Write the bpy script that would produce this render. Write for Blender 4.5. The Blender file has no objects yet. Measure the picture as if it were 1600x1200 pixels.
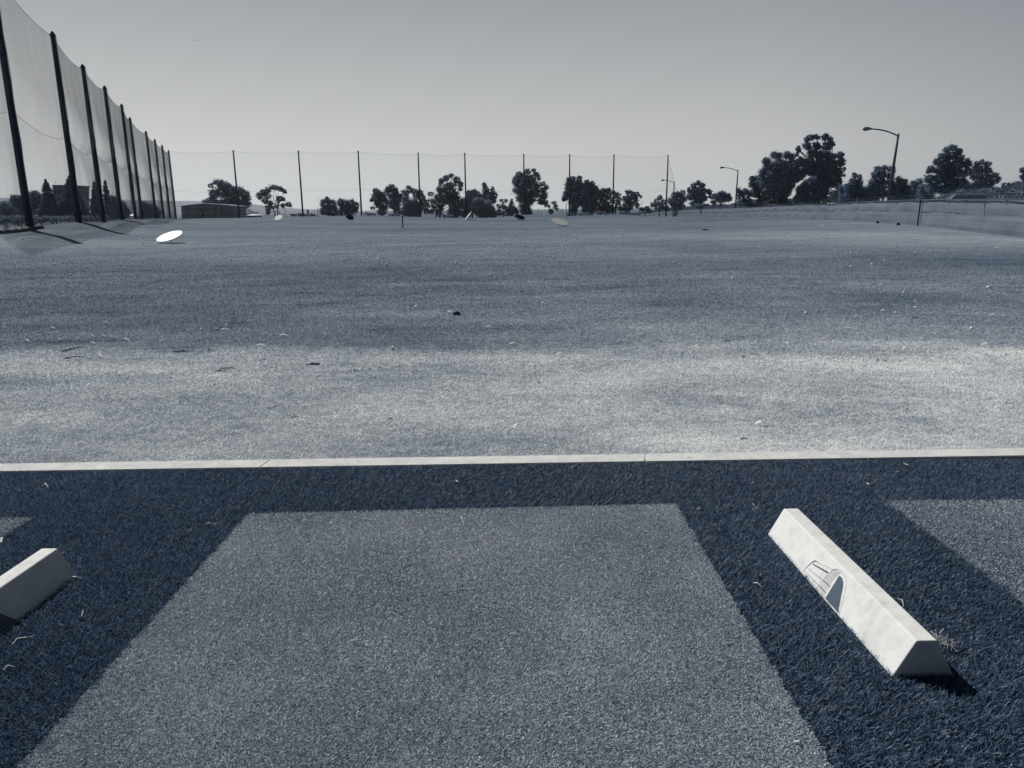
import bpy, bmesh, math, random
import numpy as np
from mathutils import Vector, Matrix
random.seed(7); RNG = np.random.default_rng(7)
sc = bpy.context.scene
col = sc.collection

# ------------------------------------------------------------------ camera
FPX = 1155.6                       # focal length in photo pixels (26 mm on a 36 mm wide sensor)
PITCH, ROLL, EYE = math.radians(13.29), math.radians(0.6), 1.55
Fw = Vector((0, math.cos(PITCH), -math.sin(PITCH)))
U0 = Vector((0, math.sin(PITCH), math.cos(PITCH)))
Rt = Vector((1, 0, 0)) * math.cos(ROLL) - U0 * math.sin(ROLL)
Up = U0 * math.cos(ROLL) + Vector((1, 0, 0)) * math.sin(ROLL)
cam_d = bpy.data.cameras.new("camera"); cam = bpy.data.objects.new("camera", cam_d)
col.objects.link(cam); sc.camera = cam
cam_d.sensor_width = 36; cam_d.lens = 26.0; cam_d.clip_start = 0.05; cam_d.clip_end = 20000
M = Matrix.Identity(4)
for i, a in enumerate((Rt, Up, -Fw)):
    for k in range(3): M[k][i] = a[k]
M[2][3] = EYE
cam.matrix_world = M

# ------------------------------------------------------------------ tones of the print
def s2l(c):
    c /= 255.0
    return c / 12.92 if c <= .04045 else ((c + .055) / 1.055) ** 2.4
_V = [.004, .01, .03, .06, .076, .14, .17, .29, .39, .57, .75, 1]
_R = [.24, .26, .48, .64, .68, .82, .84, .915, .975, 1.0, 1.01, 1.01]
_B = [2.6, 2.5, 1.85, 1.53, 1.46, 1.26, 1.22, 1.10, 1.01, .975, .955, .95]
def duo(v, k=1.0):
    v = max(v, .0005)
    return (v * float(np.interp(v * k, _V, _R)), v, v * float(np.interp(v * k, _V, _B)), 1)

# ------------------------------------------------------------------ sun and sky
SUN = Vector((-.467, .605, .643)).normalized()
EL = math.asin(SUN.z); AZ = math.atan2(SUN.x, SUN.y)
sd = bpy.data.lights.new("sun", 'SUN'); sd.energy = 4.8; sd.angle = math.radians(.5); sd.color = (1, .995, .975)
so = bpy.data.objects.new("sun", sd); col.objects.link(so)
so.rotation_euler = (-SUN).to_track_quat('-Z', 'Y').to_euler(); so.location = (0, 0, 60)

W = bpy.data.worlds.new("World"); sc.world = W; W.use_nodes = True
nt = W.node_tree; N = nt.nodes; L = nt.links
bg = N['Background']; bg.inputs[1].default_value = 1.0
tc = N.new('ShaderNodeTexCoord'); sx = N.new('ShaderNodeSeparateXYZ'); L.new(tc.outputs['Generated'], sx.inputs[0])
def vramp(sock, stops, tint=False):
    r = N.new('ShaderNodeValToRGB')
    while len(r.color_ramp.elements) < len(stops): r.color_ramp.elements.new(.5)
    for e, (p_, v) in zip(r.color_ramp.elements, stops): e.position = p_; e.color = duo(v) if tint else (v, v, v, 1)
    L.new(sock, r.inputs[0]); return r.outputs[0]
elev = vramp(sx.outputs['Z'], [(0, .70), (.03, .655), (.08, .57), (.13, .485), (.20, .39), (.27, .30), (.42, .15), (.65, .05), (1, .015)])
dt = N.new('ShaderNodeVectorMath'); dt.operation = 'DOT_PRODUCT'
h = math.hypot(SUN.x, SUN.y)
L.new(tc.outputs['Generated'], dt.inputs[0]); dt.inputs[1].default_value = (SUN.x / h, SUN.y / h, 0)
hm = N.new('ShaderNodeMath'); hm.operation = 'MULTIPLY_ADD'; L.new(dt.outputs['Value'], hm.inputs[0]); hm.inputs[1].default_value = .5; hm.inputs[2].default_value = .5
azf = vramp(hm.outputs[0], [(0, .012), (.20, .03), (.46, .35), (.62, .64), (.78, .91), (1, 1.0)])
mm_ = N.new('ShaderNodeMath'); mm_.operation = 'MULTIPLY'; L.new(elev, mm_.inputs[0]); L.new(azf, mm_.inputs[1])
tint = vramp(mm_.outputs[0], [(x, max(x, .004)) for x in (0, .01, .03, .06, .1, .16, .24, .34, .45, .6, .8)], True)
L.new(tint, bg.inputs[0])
vs = sc.view_settings
vs.view_transform = 'Standard'; vs.look = 'None'; vs.exposure = 0; vs.gamma = 1; vs.use_curve_mapping = False
sc.cycles.transparent_max_bounces = 24; sc.cycles.max_bounces = 6
sc.cycles.volume_bounces = 0

# ------------------------------------------------------------------ helpers
def tag(o, label=None, cat=None, group=None, kind=None):
    if label: o['label'] = label
    if cat: o['category'] = cat
    if group: o['group'] = group
    if kind: o['kind'] = kind
    return o
def empty(name, loc, rot=(0, 0, 0)):
    o = bpy.data.objects.new(name, None); col.objects.link(o); o.location = loc; o.rotation_euler = rot
    o.empty_display_size = .2
    return o
def raw(name, verts, faces, mat, parent=None, smooth=False, attr=None):
    """verts Nx3 array, faces MxK array (all the same K) or list of index lists -> one linked mesh object"""
    me = bpy.data.meshes.new(name)
    if isinstance(faces, np.ndarray):
        n, k = faces.shape
        me.vertices.add(len(verts)); me.vertices.foreach_set('co', np.ascontiguousarray(verts, dtype=np.float32).ravel())
        me.loops.add(n * k); me.loops.foreach_set('vertex_index', faces.astype(np.int32).ravel())
        me.polygons.add(n); me.polygons.foreach_set('loop_start', np.arange(0, n * k, k, dtype=np.int32))
        me.update(calc_edges=True)
    else:
        me.from_pydata([tuple(map(float, v)) for v in verts], [], faces); me.update()
    if attr is not None:
        a = me.attributes.new('tone', 'FLOAT', 'POINT'); a.data.foreach_set('value', attr.astype(np.float32))
    if mat: me.materials.append(mat)
    if smooth: me.polygons.foreach_set('use_smooth', [True] * len(me.polygons))
    o = bpy.data.objects.new(name, me); col.objects.link(o)
    if parent is not None: o.parent = parent
    return o
class MB:
    def __init__(s): s.v = []; s.f = []
    def box(s, c, d, rz=0):
        i = len(s.v); cx, cy, cz = c; a, b, e = d[0] / 2, d[1] / 2, d[2] / 2
        for x, y, z in ((-a, -b, -e), (a, -b, -e), (a, b, -e), (-a, b, -e), (-a, -b, e), (a, -b, e), (a, b, e), (-a, b, e)):
            s.v.append((cx + x * math.cos(rz) - y * math.sin(rz), cy + x * math.sin(rz) + y * math.cos(rz), cz + z))
        s.f += [[i + k for k in q] for q in ((0, 3, 2, 1), (4, 5, 6, 7), (0, 1, 5, 4), (1, 2, 6, 5), (2, 3, 7, 6), (3, 0, 4, 7))]
        return s
    def tube(s, pts, rad, n=8, cap=True):
        pts = [Vector(p) for p in pts]; m = len(pts)
        if not hasattr(rad, '__len__'): rad = [rad] * m
        i0 = len(s.v)
        for k, p in enumerate(pts):
            d = (pts[min(k + 1, m - 1)] - pts[max(k - 1, 0)]).normalized()
            a = d.cross(Vector((.13, .97, .2))); 
            if a.length < .1: a = d.cross(Vector((1, 0, 0)))
            a.normalize(); b = d.cross(a)
            for j in range(n):
                t = 2 * math.pi * j / n
                s.v.append(tuple(p + (a * math.cos(t) + b * math.sin(t)) * rad[k]))
        for k in range(m - 1):
            for j in range(n):
                q = i0 + k * n; s.f.append([q + j, q + (j + 1) % n, q + n + (j + 1) % n, q + n + j])
        if cap:
            s.f.append([i0 + j for j in range(n)][::-1]); s.f.append([i0 + (m - 1) * n + j for j in range(n)])
        return s
    def build(s, name, mat, parent=None, smooth=False): return raw(name, s.v, s.f, mat, parent, smooth)
def ray(px, py): return Fw + Rt * ((px - 800) / FPX) - Up * ((py - 600) / FPX)
def at(px, py, Y):
    d = ray(px, py); return Vector((0, 0, EYE)) + d * (Y / d.y)
def horizon(px): return 327.0 + (800 - px) * .01047

# ------------------------------------------------------------------ materials
def new_mat(name, rough=.8, spec=.3):
    m = bpy.data.materials.new(name); m.use_nodes = True
    b = m.node_tree.nodes['Principled BSDF']; b.inputs['Roughness'].default_value = rough
    b.inputs['Specular IOR Level'].default_value = spec
    return m, m.node_tree, b
def ramp_node(T, stops, k=1.0):
    r = T.nodes.new('ShaderNodeValToRGB')
    while len(r.color_ramp.elements) < len(stops): r.color_ramp.elements.new(.5)
    for e, (p_, v) in zip(r.color_ramp.elements, stops): e.position = p_; e.color = duo(v, k)
    return r
def math_node(T, op, a, b=None, clamp=False):
    n = T.nodes.new('ShaderNodeMath'); n.operation = op; n.use_clamp = clamp
    for i, x in enumerate((a, b)):
        if x is None: continue
        if isinstance(x, (int, float)): n.inputs[i].default_value = x
        else: T.links.new(x, n.inputs[i])
    return n.outputs[0]
def noise(T, scale, vec=None, detail=4, rough=.6, stretch=None):
    n = T.nodes.new('ShaderNodeTexNoise'); n.inputs['Scale'].default_value = scale
    n.inputs['Detail'].default_value = detail; n.inputs['Roughness'].default_value = rough
    if vec is not None:
        if stretch:
            mp = T.nodes.new('ShaderNodeMapping'); mp.inputs['Scale'].default_value = stretch
            T.links.new(vec, mp.inputs[0]); vec = mp.outputs[0]
        T.links.new(vec, n.inputs['Vector'])
    return n.outputs['Fac']
def plain(name, v, var=.15, scale=6, rough=.8, spec=.3, bump=.0, metal=0, stretch=None, bscale=None):
    m, T, b = new_mat(name, rough, spec)
    g = T.nodes.new('ShaderNodeNewGeometry')
    n = noise(T, scale, g.outputs['Position'], 6, .65, stretch)
    r = ramp_node(T, [(.25, v * (1 - var)), (.75, min(v * (1 + var), .95))])
    T.links.new(n, r.inputs[0]); T.links.new(r.outputs[0], b.inputs['Base Color'])
    b.inputs['Metallic'].default_value = metal
    if bump:
        n2 = noise(T, bscale or scale * 5, g.outputs['Position'], 5, .7)
        bp = T.nodes.new('ShaderNodeBump'); bp.inputs['Strength'].default_value = bump; bp.inputs['Distance'].default_value = .01
        T.links.new(n2, bp.inputs['Height']); T.links.new(bp.outputs[0], b.inputs['Normal'])
    return m

# the field's tone: dry strip next to the tee, bands farther out of grass patches and painted-in undulation shading, drier to the right
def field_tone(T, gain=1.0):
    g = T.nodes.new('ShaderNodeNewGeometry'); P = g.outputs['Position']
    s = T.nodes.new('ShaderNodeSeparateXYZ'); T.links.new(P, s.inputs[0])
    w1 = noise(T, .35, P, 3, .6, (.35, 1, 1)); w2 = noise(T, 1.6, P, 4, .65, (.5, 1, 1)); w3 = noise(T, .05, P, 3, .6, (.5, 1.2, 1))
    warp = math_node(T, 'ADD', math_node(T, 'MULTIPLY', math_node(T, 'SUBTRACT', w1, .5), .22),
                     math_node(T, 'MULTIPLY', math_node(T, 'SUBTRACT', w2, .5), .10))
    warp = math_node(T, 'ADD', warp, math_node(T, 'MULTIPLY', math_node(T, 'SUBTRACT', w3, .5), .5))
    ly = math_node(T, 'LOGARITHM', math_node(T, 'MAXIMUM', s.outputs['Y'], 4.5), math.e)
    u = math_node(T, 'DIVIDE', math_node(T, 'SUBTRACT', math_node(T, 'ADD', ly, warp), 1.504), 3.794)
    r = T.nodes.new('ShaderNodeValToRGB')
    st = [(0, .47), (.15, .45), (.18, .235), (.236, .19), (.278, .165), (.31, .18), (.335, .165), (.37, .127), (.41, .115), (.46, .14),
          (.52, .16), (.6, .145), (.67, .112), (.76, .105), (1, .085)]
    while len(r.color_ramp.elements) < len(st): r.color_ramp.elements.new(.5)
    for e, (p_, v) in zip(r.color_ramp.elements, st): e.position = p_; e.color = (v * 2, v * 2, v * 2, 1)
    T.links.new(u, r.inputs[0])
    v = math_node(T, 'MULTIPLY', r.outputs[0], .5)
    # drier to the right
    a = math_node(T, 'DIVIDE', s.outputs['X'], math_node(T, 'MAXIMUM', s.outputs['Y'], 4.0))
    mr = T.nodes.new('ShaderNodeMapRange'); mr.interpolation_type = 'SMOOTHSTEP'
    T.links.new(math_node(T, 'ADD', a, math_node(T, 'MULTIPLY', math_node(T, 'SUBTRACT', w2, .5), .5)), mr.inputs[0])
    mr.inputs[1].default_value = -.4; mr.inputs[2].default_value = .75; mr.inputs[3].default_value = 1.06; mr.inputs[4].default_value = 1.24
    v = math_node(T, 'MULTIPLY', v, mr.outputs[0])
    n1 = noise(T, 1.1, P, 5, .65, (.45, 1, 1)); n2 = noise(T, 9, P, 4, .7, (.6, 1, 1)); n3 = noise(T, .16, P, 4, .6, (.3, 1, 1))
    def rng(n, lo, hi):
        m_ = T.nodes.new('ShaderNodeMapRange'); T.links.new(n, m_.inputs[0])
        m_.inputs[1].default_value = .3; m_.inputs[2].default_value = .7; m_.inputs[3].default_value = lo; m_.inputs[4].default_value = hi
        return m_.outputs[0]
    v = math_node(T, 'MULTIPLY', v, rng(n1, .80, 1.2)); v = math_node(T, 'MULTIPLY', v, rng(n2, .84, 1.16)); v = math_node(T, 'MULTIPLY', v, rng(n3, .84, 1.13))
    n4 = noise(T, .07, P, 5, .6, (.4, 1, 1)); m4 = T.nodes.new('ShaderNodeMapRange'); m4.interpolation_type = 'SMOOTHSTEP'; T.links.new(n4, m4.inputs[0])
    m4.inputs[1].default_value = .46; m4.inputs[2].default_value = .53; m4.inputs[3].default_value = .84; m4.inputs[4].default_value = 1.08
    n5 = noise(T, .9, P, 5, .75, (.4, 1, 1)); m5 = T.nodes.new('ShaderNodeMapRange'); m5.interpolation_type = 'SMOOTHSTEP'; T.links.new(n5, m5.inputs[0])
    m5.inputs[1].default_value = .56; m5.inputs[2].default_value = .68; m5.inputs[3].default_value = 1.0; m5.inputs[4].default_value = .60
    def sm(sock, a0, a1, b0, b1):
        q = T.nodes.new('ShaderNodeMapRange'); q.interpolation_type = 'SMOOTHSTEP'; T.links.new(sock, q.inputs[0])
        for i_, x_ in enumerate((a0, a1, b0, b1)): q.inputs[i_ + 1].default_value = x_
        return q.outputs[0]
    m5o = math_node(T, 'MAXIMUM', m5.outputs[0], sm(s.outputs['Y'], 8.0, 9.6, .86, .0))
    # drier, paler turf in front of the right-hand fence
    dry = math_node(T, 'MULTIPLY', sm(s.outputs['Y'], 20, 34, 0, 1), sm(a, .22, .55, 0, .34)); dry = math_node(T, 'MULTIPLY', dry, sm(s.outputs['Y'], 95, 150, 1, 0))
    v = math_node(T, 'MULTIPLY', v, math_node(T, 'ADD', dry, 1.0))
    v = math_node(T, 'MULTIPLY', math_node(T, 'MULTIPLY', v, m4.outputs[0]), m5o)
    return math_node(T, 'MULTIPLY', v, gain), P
def duo_ramp(T, v, k=1.0):
    vs_ = [.0, .01, .03, .06, .1, .16, .24, .34, .46, .6, .8, 1]
    r = ramp_node(T, [(x, max(x, .0005)) for x in vs_], k); T.links.new(v, r.inputs[0]); return r.outputs[0]
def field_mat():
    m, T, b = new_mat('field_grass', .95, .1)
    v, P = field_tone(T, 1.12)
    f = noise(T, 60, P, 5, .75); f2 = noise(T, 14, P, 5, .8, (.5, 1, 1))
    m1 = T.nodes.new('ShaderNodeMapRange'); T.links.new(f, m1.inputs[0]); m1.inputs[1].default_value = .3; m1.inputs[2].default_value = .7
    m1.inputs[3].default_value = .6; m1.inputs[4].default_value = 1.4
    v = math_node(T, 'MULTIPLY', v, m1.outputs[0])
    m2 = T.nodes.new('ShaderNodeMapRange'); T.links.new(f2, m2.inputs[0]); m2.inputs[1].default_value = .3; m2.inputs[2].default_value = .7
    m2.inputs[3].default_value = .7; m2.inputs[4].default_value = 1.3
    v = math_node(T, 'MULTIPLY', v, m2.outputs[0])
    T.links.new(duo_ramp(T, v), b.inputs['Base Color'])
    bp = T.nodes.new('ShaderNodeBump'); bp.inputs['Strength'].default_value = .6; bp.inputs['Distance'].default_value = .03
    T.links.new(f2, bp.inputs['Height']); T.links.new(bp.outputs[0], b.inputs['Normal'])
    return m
def blade_mat(name, v, contrast=.6, rough=.45, spec=.5, field=False, gain=1.0, patch=None, trans=.3, k=.5, pamp=.12):
    m, T, b = new_mat(name, rough, spec)
    at_ = T.nodes.new('ShaderNodeAttribute'); at_.attribute_name = 'tone'
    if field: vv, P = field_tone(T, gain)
    else:
        g = T.nodes.new('ShaderNodeNewGeometry'); P = g.outputs['Position']
        n = noise(T, patch or 1.5, P, 4, .6)
        mm = T.nodes.new('ShaderNodeMapRange'); T.links.new(n, mm.inputs[0]); mm.inputs[1].default_value = .3; mm.inputs[2].default_value = .7
        mm.inputs[3].default_value = v * (1 - pamp); mm.inputs[4].default_value = v * (1 + pamp)
        vv = mm.outputs[0]
    t = math_node(T, 'ADD', math_node(T, 'MULTIPLY', at_.outputs['Fac'], contrast * 2), 1 - contrast)
    c = duo_ramp(T, math_node(T, 'MULTIPLY', vv, t), k)
    T.links.new(c, b.inputs['Base Color'])
    if trans:
        tr = T.nodes.new('ShaderNodeBsdfTranslucent'); T.links.new(c, tr.inputs[0])
        mx = T.nodes.new('ShaderNodeMixShader'); mx.inputs[0].default_value = trans
        T.links.new(b.outputs[0], mx.inputs[1]); T.links.new(tr.outputs[0], mx.inputs[2])
        T.links.new(mx.outputs[0], T.nodes['Material Output'].inputs[0])
    return m
def net_mat(name, a, v=.05):
    m, T, b = new_mat(name, .9, .1)
    b.inputs['Base Color'].default_value = duo(v)
    g = T.nodes.new('ShaderNodeNewGeometry')
    d = T.nodes.new('ShaderNodeVectorMath'); d.operation = 'DOT_PRODUCT'
    T.links.new(g.outputs['Incoming'], d.inputs[0]); T.links.new(g.outputs['True Normal'], d.inputs[1])
    c = math_node(T, 'MAXIMUM', math_node(T, 'ABSOLUTE', d.outputs['Value']), .06)
    k = math_node(T, 'POWER', 1 - a, math_node(T, 'DIVIDE', 1.0, c))       # open area of a mesh seen at a slant
    n = noise(T, .5, g.outputs['Position'], 3, .5, (1, 1, .3))
    alpha = math_node(T, 'MULTIPLY', math_node(T, 'SUBTRACT', 1.0, k), math_node(T, 'ADD', math_node(T, 'MULTIPLY', n, .5), .75), True)
    tr = T.nodes.new('ShaderNodeBsdfTransparent'); mx = T.nodes.new('ShaderNodeMixShader')
    T.links.new(alpha, mx.inputs[0]); T.links.new(tr.outputs[0], mx.inputs[1]); T.links.new(b.outputs[0], mx.inputs[2])
    T.links.new(mx.outputs[0], T.nodes['Material Output'].inputs[0])
    return m
M_field = field_mat()
M_dark = plain('weathered_dark_wood', .022, .3, 3, .8, .2, stretch=(1, 1, .1))
M_rope = plain('pale_rope', .45, .1, 5)
M_cable = plain('dark_steel_cable', .05, .1, 5)
M_conc = plain('cast_concrete', .68, .07, 14, .85, .2, .5, bscale=160)
M_kerb = plain('kerb_concrete', .70, .17, 9, .9, .15, 1.0, bscale=120)
M_white = plain('white_paint', .78, .04, 3, .6, .3)
M_grey = plain('grey_paint', .40, .06, 3, .7)
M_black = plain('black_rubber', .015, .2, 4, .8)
M_bark = plain('bark', .03, .3, 2, .9, .1)
M_straw = plain('dry_straw', .55, .2, 30, .7)
M_chip = plain('pale_bark_sliver', .88, .05, 30, .7)
M_twig = plain('dark_twig', .025, .3, 30, .9)
M_net_near = net_mat('netting', .095, .11)
M_net_far = net_mat('fine_netting', .05, .09)

# ------------------------------------------------------------------ terrain
POLE = [(-14, 364, 46, 0), (47, 356, 55, 1), (124, 350, 67, 1), (162, 348.5, 81, 1), (190, 344, 96, 1), (212, 342.5, 112, 1), (222, 342.5, 127, 1),
        (244, 342.5, 146, 1), (256, 342, 162, 1), (266, 342, 175, 1), (275, 342, 189, 1)]
PL = [at(px, py, Y) for px, py, Y, _ in POLE]
PLX = np.array([p.x for p in PL]); PLY = np.array([p.y for p in PL]); PLZ = np.array([p.z for p in PL])
FEN = [(1790, 316, 398, 25.8), (1600, 312, 372, 35.6), (1437, 312.5, 352.5, 53), (1360, 315, 347, 66), (1300, 319, 344, 86), (1258, 320, 342, 100), (1215, 322, 340, 122), (1175, 324.4, 339, 143),
       (1118, 326.2, 340, 175), (1063, 328.6, 341, 212), (1030, 331.5, 342, 240), (1000, 335, 343, 270)]
FT = [at(px, yt, Y) for px, yt, yb, Y in FEN]; FB = [at(px, yb, Y) for px, yt, yb, Y in FEN]
_cpx = [270, 380, 450, 520, 560, 600, 660, 740, 790, 815, 850, 890, 940, 975, 1000, 1030]
_cy = [342, 340.5, 338.3, 337.8, 336.3, 336.8, 339, 340.8, 339.8, 335.8, 335.2, 337.8, 335.8, 335.2, 337, 341]
_cz = [EYE - (y - horizon(p)) * 185 / FPX for p, y in zip(_cpx, _cy)]
_ct = [(p - 800) / FPX for p in _cpx]
def vnoise(x, y, s, seed):
    x = x / s; y = y / s; xi = np.floor(x); yi = np.floor(y); fx = x - xi; fy = y - yi
    fx = fx * fx * (3 - 2 * fx); fy = fy * fy * (3 - 2 * fy)
    def hsh(a, b):
        v = np.sin(a * 127.1 + b * 311.7 + seed * 74.7) * 43758.5453; return v - np.floor(v)
    return (hsh(xi, yi) * (1 - fx) + hsh(xi + 1, yi) * fx) * (1 - fy) + (hsh(xi, yi + 1) * (1 - fx) + hsh(xi + 1, yi + 1) * fx) * fy
def Tz(x, y):
    x = np.asarray(x, float); y = np.asarray(y, float)
    z = np.interp(y, [-80, -5, 0, 4.7, 6, 9, 20, 40, 110, 160], [-.1, -.04, -.03, -.118, -.125, -.12, -.06, -.02, .0, .02])
    und = (vnoise(x, y * 1.6, 22, 1) - .5) * .6 + (vnoise(x, y * 1.4, 9, 2) - .5) * .14 + (vnoise(x, y * 1.5, 3, 5) - .5) * .035
    z = z + und * np.clip((y - 9) / 35, 0, 1)
    z = z + (vnoise(x, y, .8, 3) - .5) * .03 * np.clip((y - 5) / 3, 0, 1) * np.clip(1.5 - y / 60, 0, 1)
    t = x / np.maximum(y, 1)
    c = np.interp(t, _ct, _cz)
    w = np.clip((y - 110) / 70, 0, 1); w = w * w * (3 - 2 * w)
    z = z * (1 - w) + (c + und * .15) * w
    # right fence line: ground follows its foot
    fx = np.interp(y, [f.y for f in FB], [f.x for f in FB]); fz = np.interp(y, [f.y for f in FB], [f.z for f in FB])
    k = np.clip(1 - np.abs(x - fx) / (6 + y * .08), 0, 1) * (y > 18) * (y < 152); k = k * k * (3 - 2 * k)
    k = np.where(x > fx, np.maximum(k, (y > 18) * (y < 152)), k)
    z = z * (1 - k) + fz * k
    # left berm under the net poles
    bx = np.interp(y, PLY, PLX); bz = np.interp(y, PLY, PLZ)
    d = x - bx
    k = np.where(d > 0, np.exp(-(d / 7.5) ** 2), 1) * np.clip((y - 20) / 20, 0, 1) * (y < 195)
    bz = bz + .22 * np.sin(y / 5.2 + 1.0) * np.clip(1 - y / 220, 0, 1); left = bz - np.clip(-d - 1.0, 0, 8) * .16
    z = z * (1 - k) + np.where(d > 0, bz, left) * k
    # behind the crest the land drops and runs out flat
    q = np.clip((y - 196) / 60, 0, 1); q = q * q * (3 - 2 * q)
    z = z * (1 - q) + (-2.2) * q
    r = np.clip((x - fx - 25) / 60, 0, 1) * (y > 0) * (y < 400)
    z = z * (1 - r) + 1.0 * r * (y < 400) + (-2.2) * r * (y >= 400)
    return z
def gz(x, y): return float(Tz(x, y))
_TT = 1.5 * 1.003 ** np.arange(0, 1850)
def ground(px, py):
    d = ray(px, py); x = d.x * _TT; y = d.y * _TT; z = EYE + d.z * _TT
    hit = np.nonzero(z <= Tz(x, y))[0]; t = float(_TT[hit[0]]) if len(hit) else 400.0
    p = Vector((0, 0, EYE)) + d * t; p.z = gz(p.x, p.y); return p
ys = np.concatenate([np.array([-60, -30, -12, -5, 0, 2, 4, 4.5]), 4.7 * np.exp(np.linspace(0, math.log(260 / 4.7), 420)), 260 * np.exp(np.linspace(.05, math.log(9000 / 260), 60))])
ux = np.linspace(-1, 1, 421); xs = 190 * (np.sinh(ux * 4.2) / math.sinh(4.2)); xs = np.concatenate([[-9000, -4000, -1500, -600, -320], xs, [320, 600, 1500, 4000, 9000]])
GX, GY = np.meshgrid(xs, ys); GZ = Tz(GX, GY)
nx, ny = len(xs), len(ys)
idx = np.arange(nx * ny).reshape(ny, nx)
Fq = np.stack([idx[:-1, :-1].ravel(), idx[:-1, 1:].ravel(), idx[1:, 1:].ravel(), idx[1:, :-1].ravel()], 1)
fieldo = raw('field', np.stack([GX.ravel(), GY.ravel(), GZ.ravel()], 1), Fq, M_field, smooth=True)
tag(fieldo, kind='structure')

# ------------------------------------------------------------------ tee line: turf, mats, kerb
S = .02
def tz(y, h=0): return -S * y + h
KY0, KY1 = 4.605, 4.77; KS = .0148         # kerb skew
def kline(x, y0): return y0 + KS * x
def sheet(name, x0, x1, y0, y1, h, mat, n=12, parent=None, skew=0):
    v = []; f = []
    for i in range(n + 1):
        x = x0 + (x1 - x0) * i / n
        for y in (y0, y1 + skew * x): v.append((x, y, tz(y, h)))
    for i in range(n): f.append([2 * i, 2 * i + 2, 2 * i + 3, 2 * i + 1])
    return raw(name, v, f, mat, parent)
M_turfb = plain('turf_backing', .02, .3, 40, .95, .05)
M_matb = plain('mat_backing', .07, .3, 60, .95, .05)
tb = sheet('turf_base', -9, 9, -2.0, KY0, 0, M_turfb, skew=KS); tag(tb, kind='structure')
def blades(name, n, sampler, h, w, lean, mat, hoff, parent=None, zf=None, keep=None, seed=1, hs=1.0):
    R = np.random.default_rng(seed)
    x, y, sc_ = sampler(R, n)
    if keep is not None:
        k = keep(x, y); x, y, sc_ = x[k], y[k], sc_[k]
    n = len(x)
    a = R.uniform(0, 2 * np.pi, n); b = a + np.pi / 2 * np.sign(R.uniform(-1, 1, n)) + R.normal(0, .45, n)
    hh = h * R.uniform(.55, 1.25, n) * sc_ ** hs; ww = w * R.uniform(.6, 1.4, n) * sc_; ll = (lean * .5 + np.abs(R.normal(0, lean * .7, n))) * hh
    z = (zf(x, y) if zf else tz(y)) + hoff
    dx, dy = np.cos(a) * ww / 2, np.sin(a) * ww / 2
    lx, ly = np.cos(b) * ll, np.sin(b) * ll
    v0 = np.stack([x - dx, y - dy, z], 1); v1 = np.stack([x + dx, y + dy, z], 1)
    v2 = np.stack([x + lx + dx * .55, y + ly + dy * .55, z + hh], 1); v3 = np.stack([x + lx - dx * .55, y + ly - dy * .55, z + hh], 1)
    V = np.stack([v0, v1, v2, v3], 1).reshape(-1, 3)
    F = np.arange(4 * n).reshape(n, 4)
    t = np.clip(R.beta(1.3, 3.0, n) * 1.35, 0, 1)
    o = raw(name, V, F, mat, parent, attr=np.repeat(t, 4))
    return o
MATS = [(-1.46, .913, 1.2, 3.845, 'green hitting mat in the middle, between the two concrete divider blocks'),
        (2.09, 4.46, 1.2, 3.905, 'hitting mat at the right edge, beyond the block with the printed emblem in full sun'),
        (-4.99, -2.625, 1.2, 3.75, 'hitting mat at the left edge, mostly cut off by the frame')]
def in_mat(x, y, g=0.0):
    r = np.zeros(len(x), bool)
    for x0, x1, y0, y1, _ in MATS: e_ = .005 * np.sin(y * 37 + x0) + .005 * np.sin(y * 91); r |= (x > x0 - g + e_) & (x < x1 + g + e_) & (y > y0 - g) & (y < y1 + .035 * (x - (x0 + x1) / 2) * (x1 < 1) + g)
    return r
def turf_s(R, n):
    x = R.uniform(-4.3, 4.6, n); y = R.uniform(1.0, KY0 + .02, n); return x, y, np.ones(n)
def in_block(x, y):
    r = np.zeros(len(x), bool)
    for bx, by, ps in ((1.4065, 2.868, .85), (-2.117, 2.485, -1.5)):
        c, s_ = math.cos(math.radians(ps)), math.sin(math.radians(ps)); u = (x - bx) * c + (y - by) * s_; w = -(x - bx) * s_ + (y - by) * c
        r |= (np.abs(u) < .119) & (np.abs(w) < .613)
    return r
wob = lambda x: .006 * np.sin(x * 31) + .005 * np.sin(x * 83 + 1)
M_turf = blade_mat('turf_fibre', .175, 1.0, .5, .35, trans=.4, patch=1.2, k=.36)
t_ = blades('turf', 1500000, turf_s, .0155, .0024, 1.0, M_turf, .001,
            keep=lambda x, y: (~in_mat(x, y, -.004)) & (~in_block(x, y)) & (y < kline(x, KY0) + .016 + wob(x) + .012 * np.sin(x * 7.3) * np.sin(x * 19)) & (np.abs(x) < .74 * y + 1.0), seed=3)
tag(t_, 'dark artificial turf border between the mats and the kerb', kind='stuff')
M_matf = blade_mat('mat_fibre', .50, .95, .45, .45, trans=.3, patch=1.1, k=.5, pamp=.24)
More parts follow.
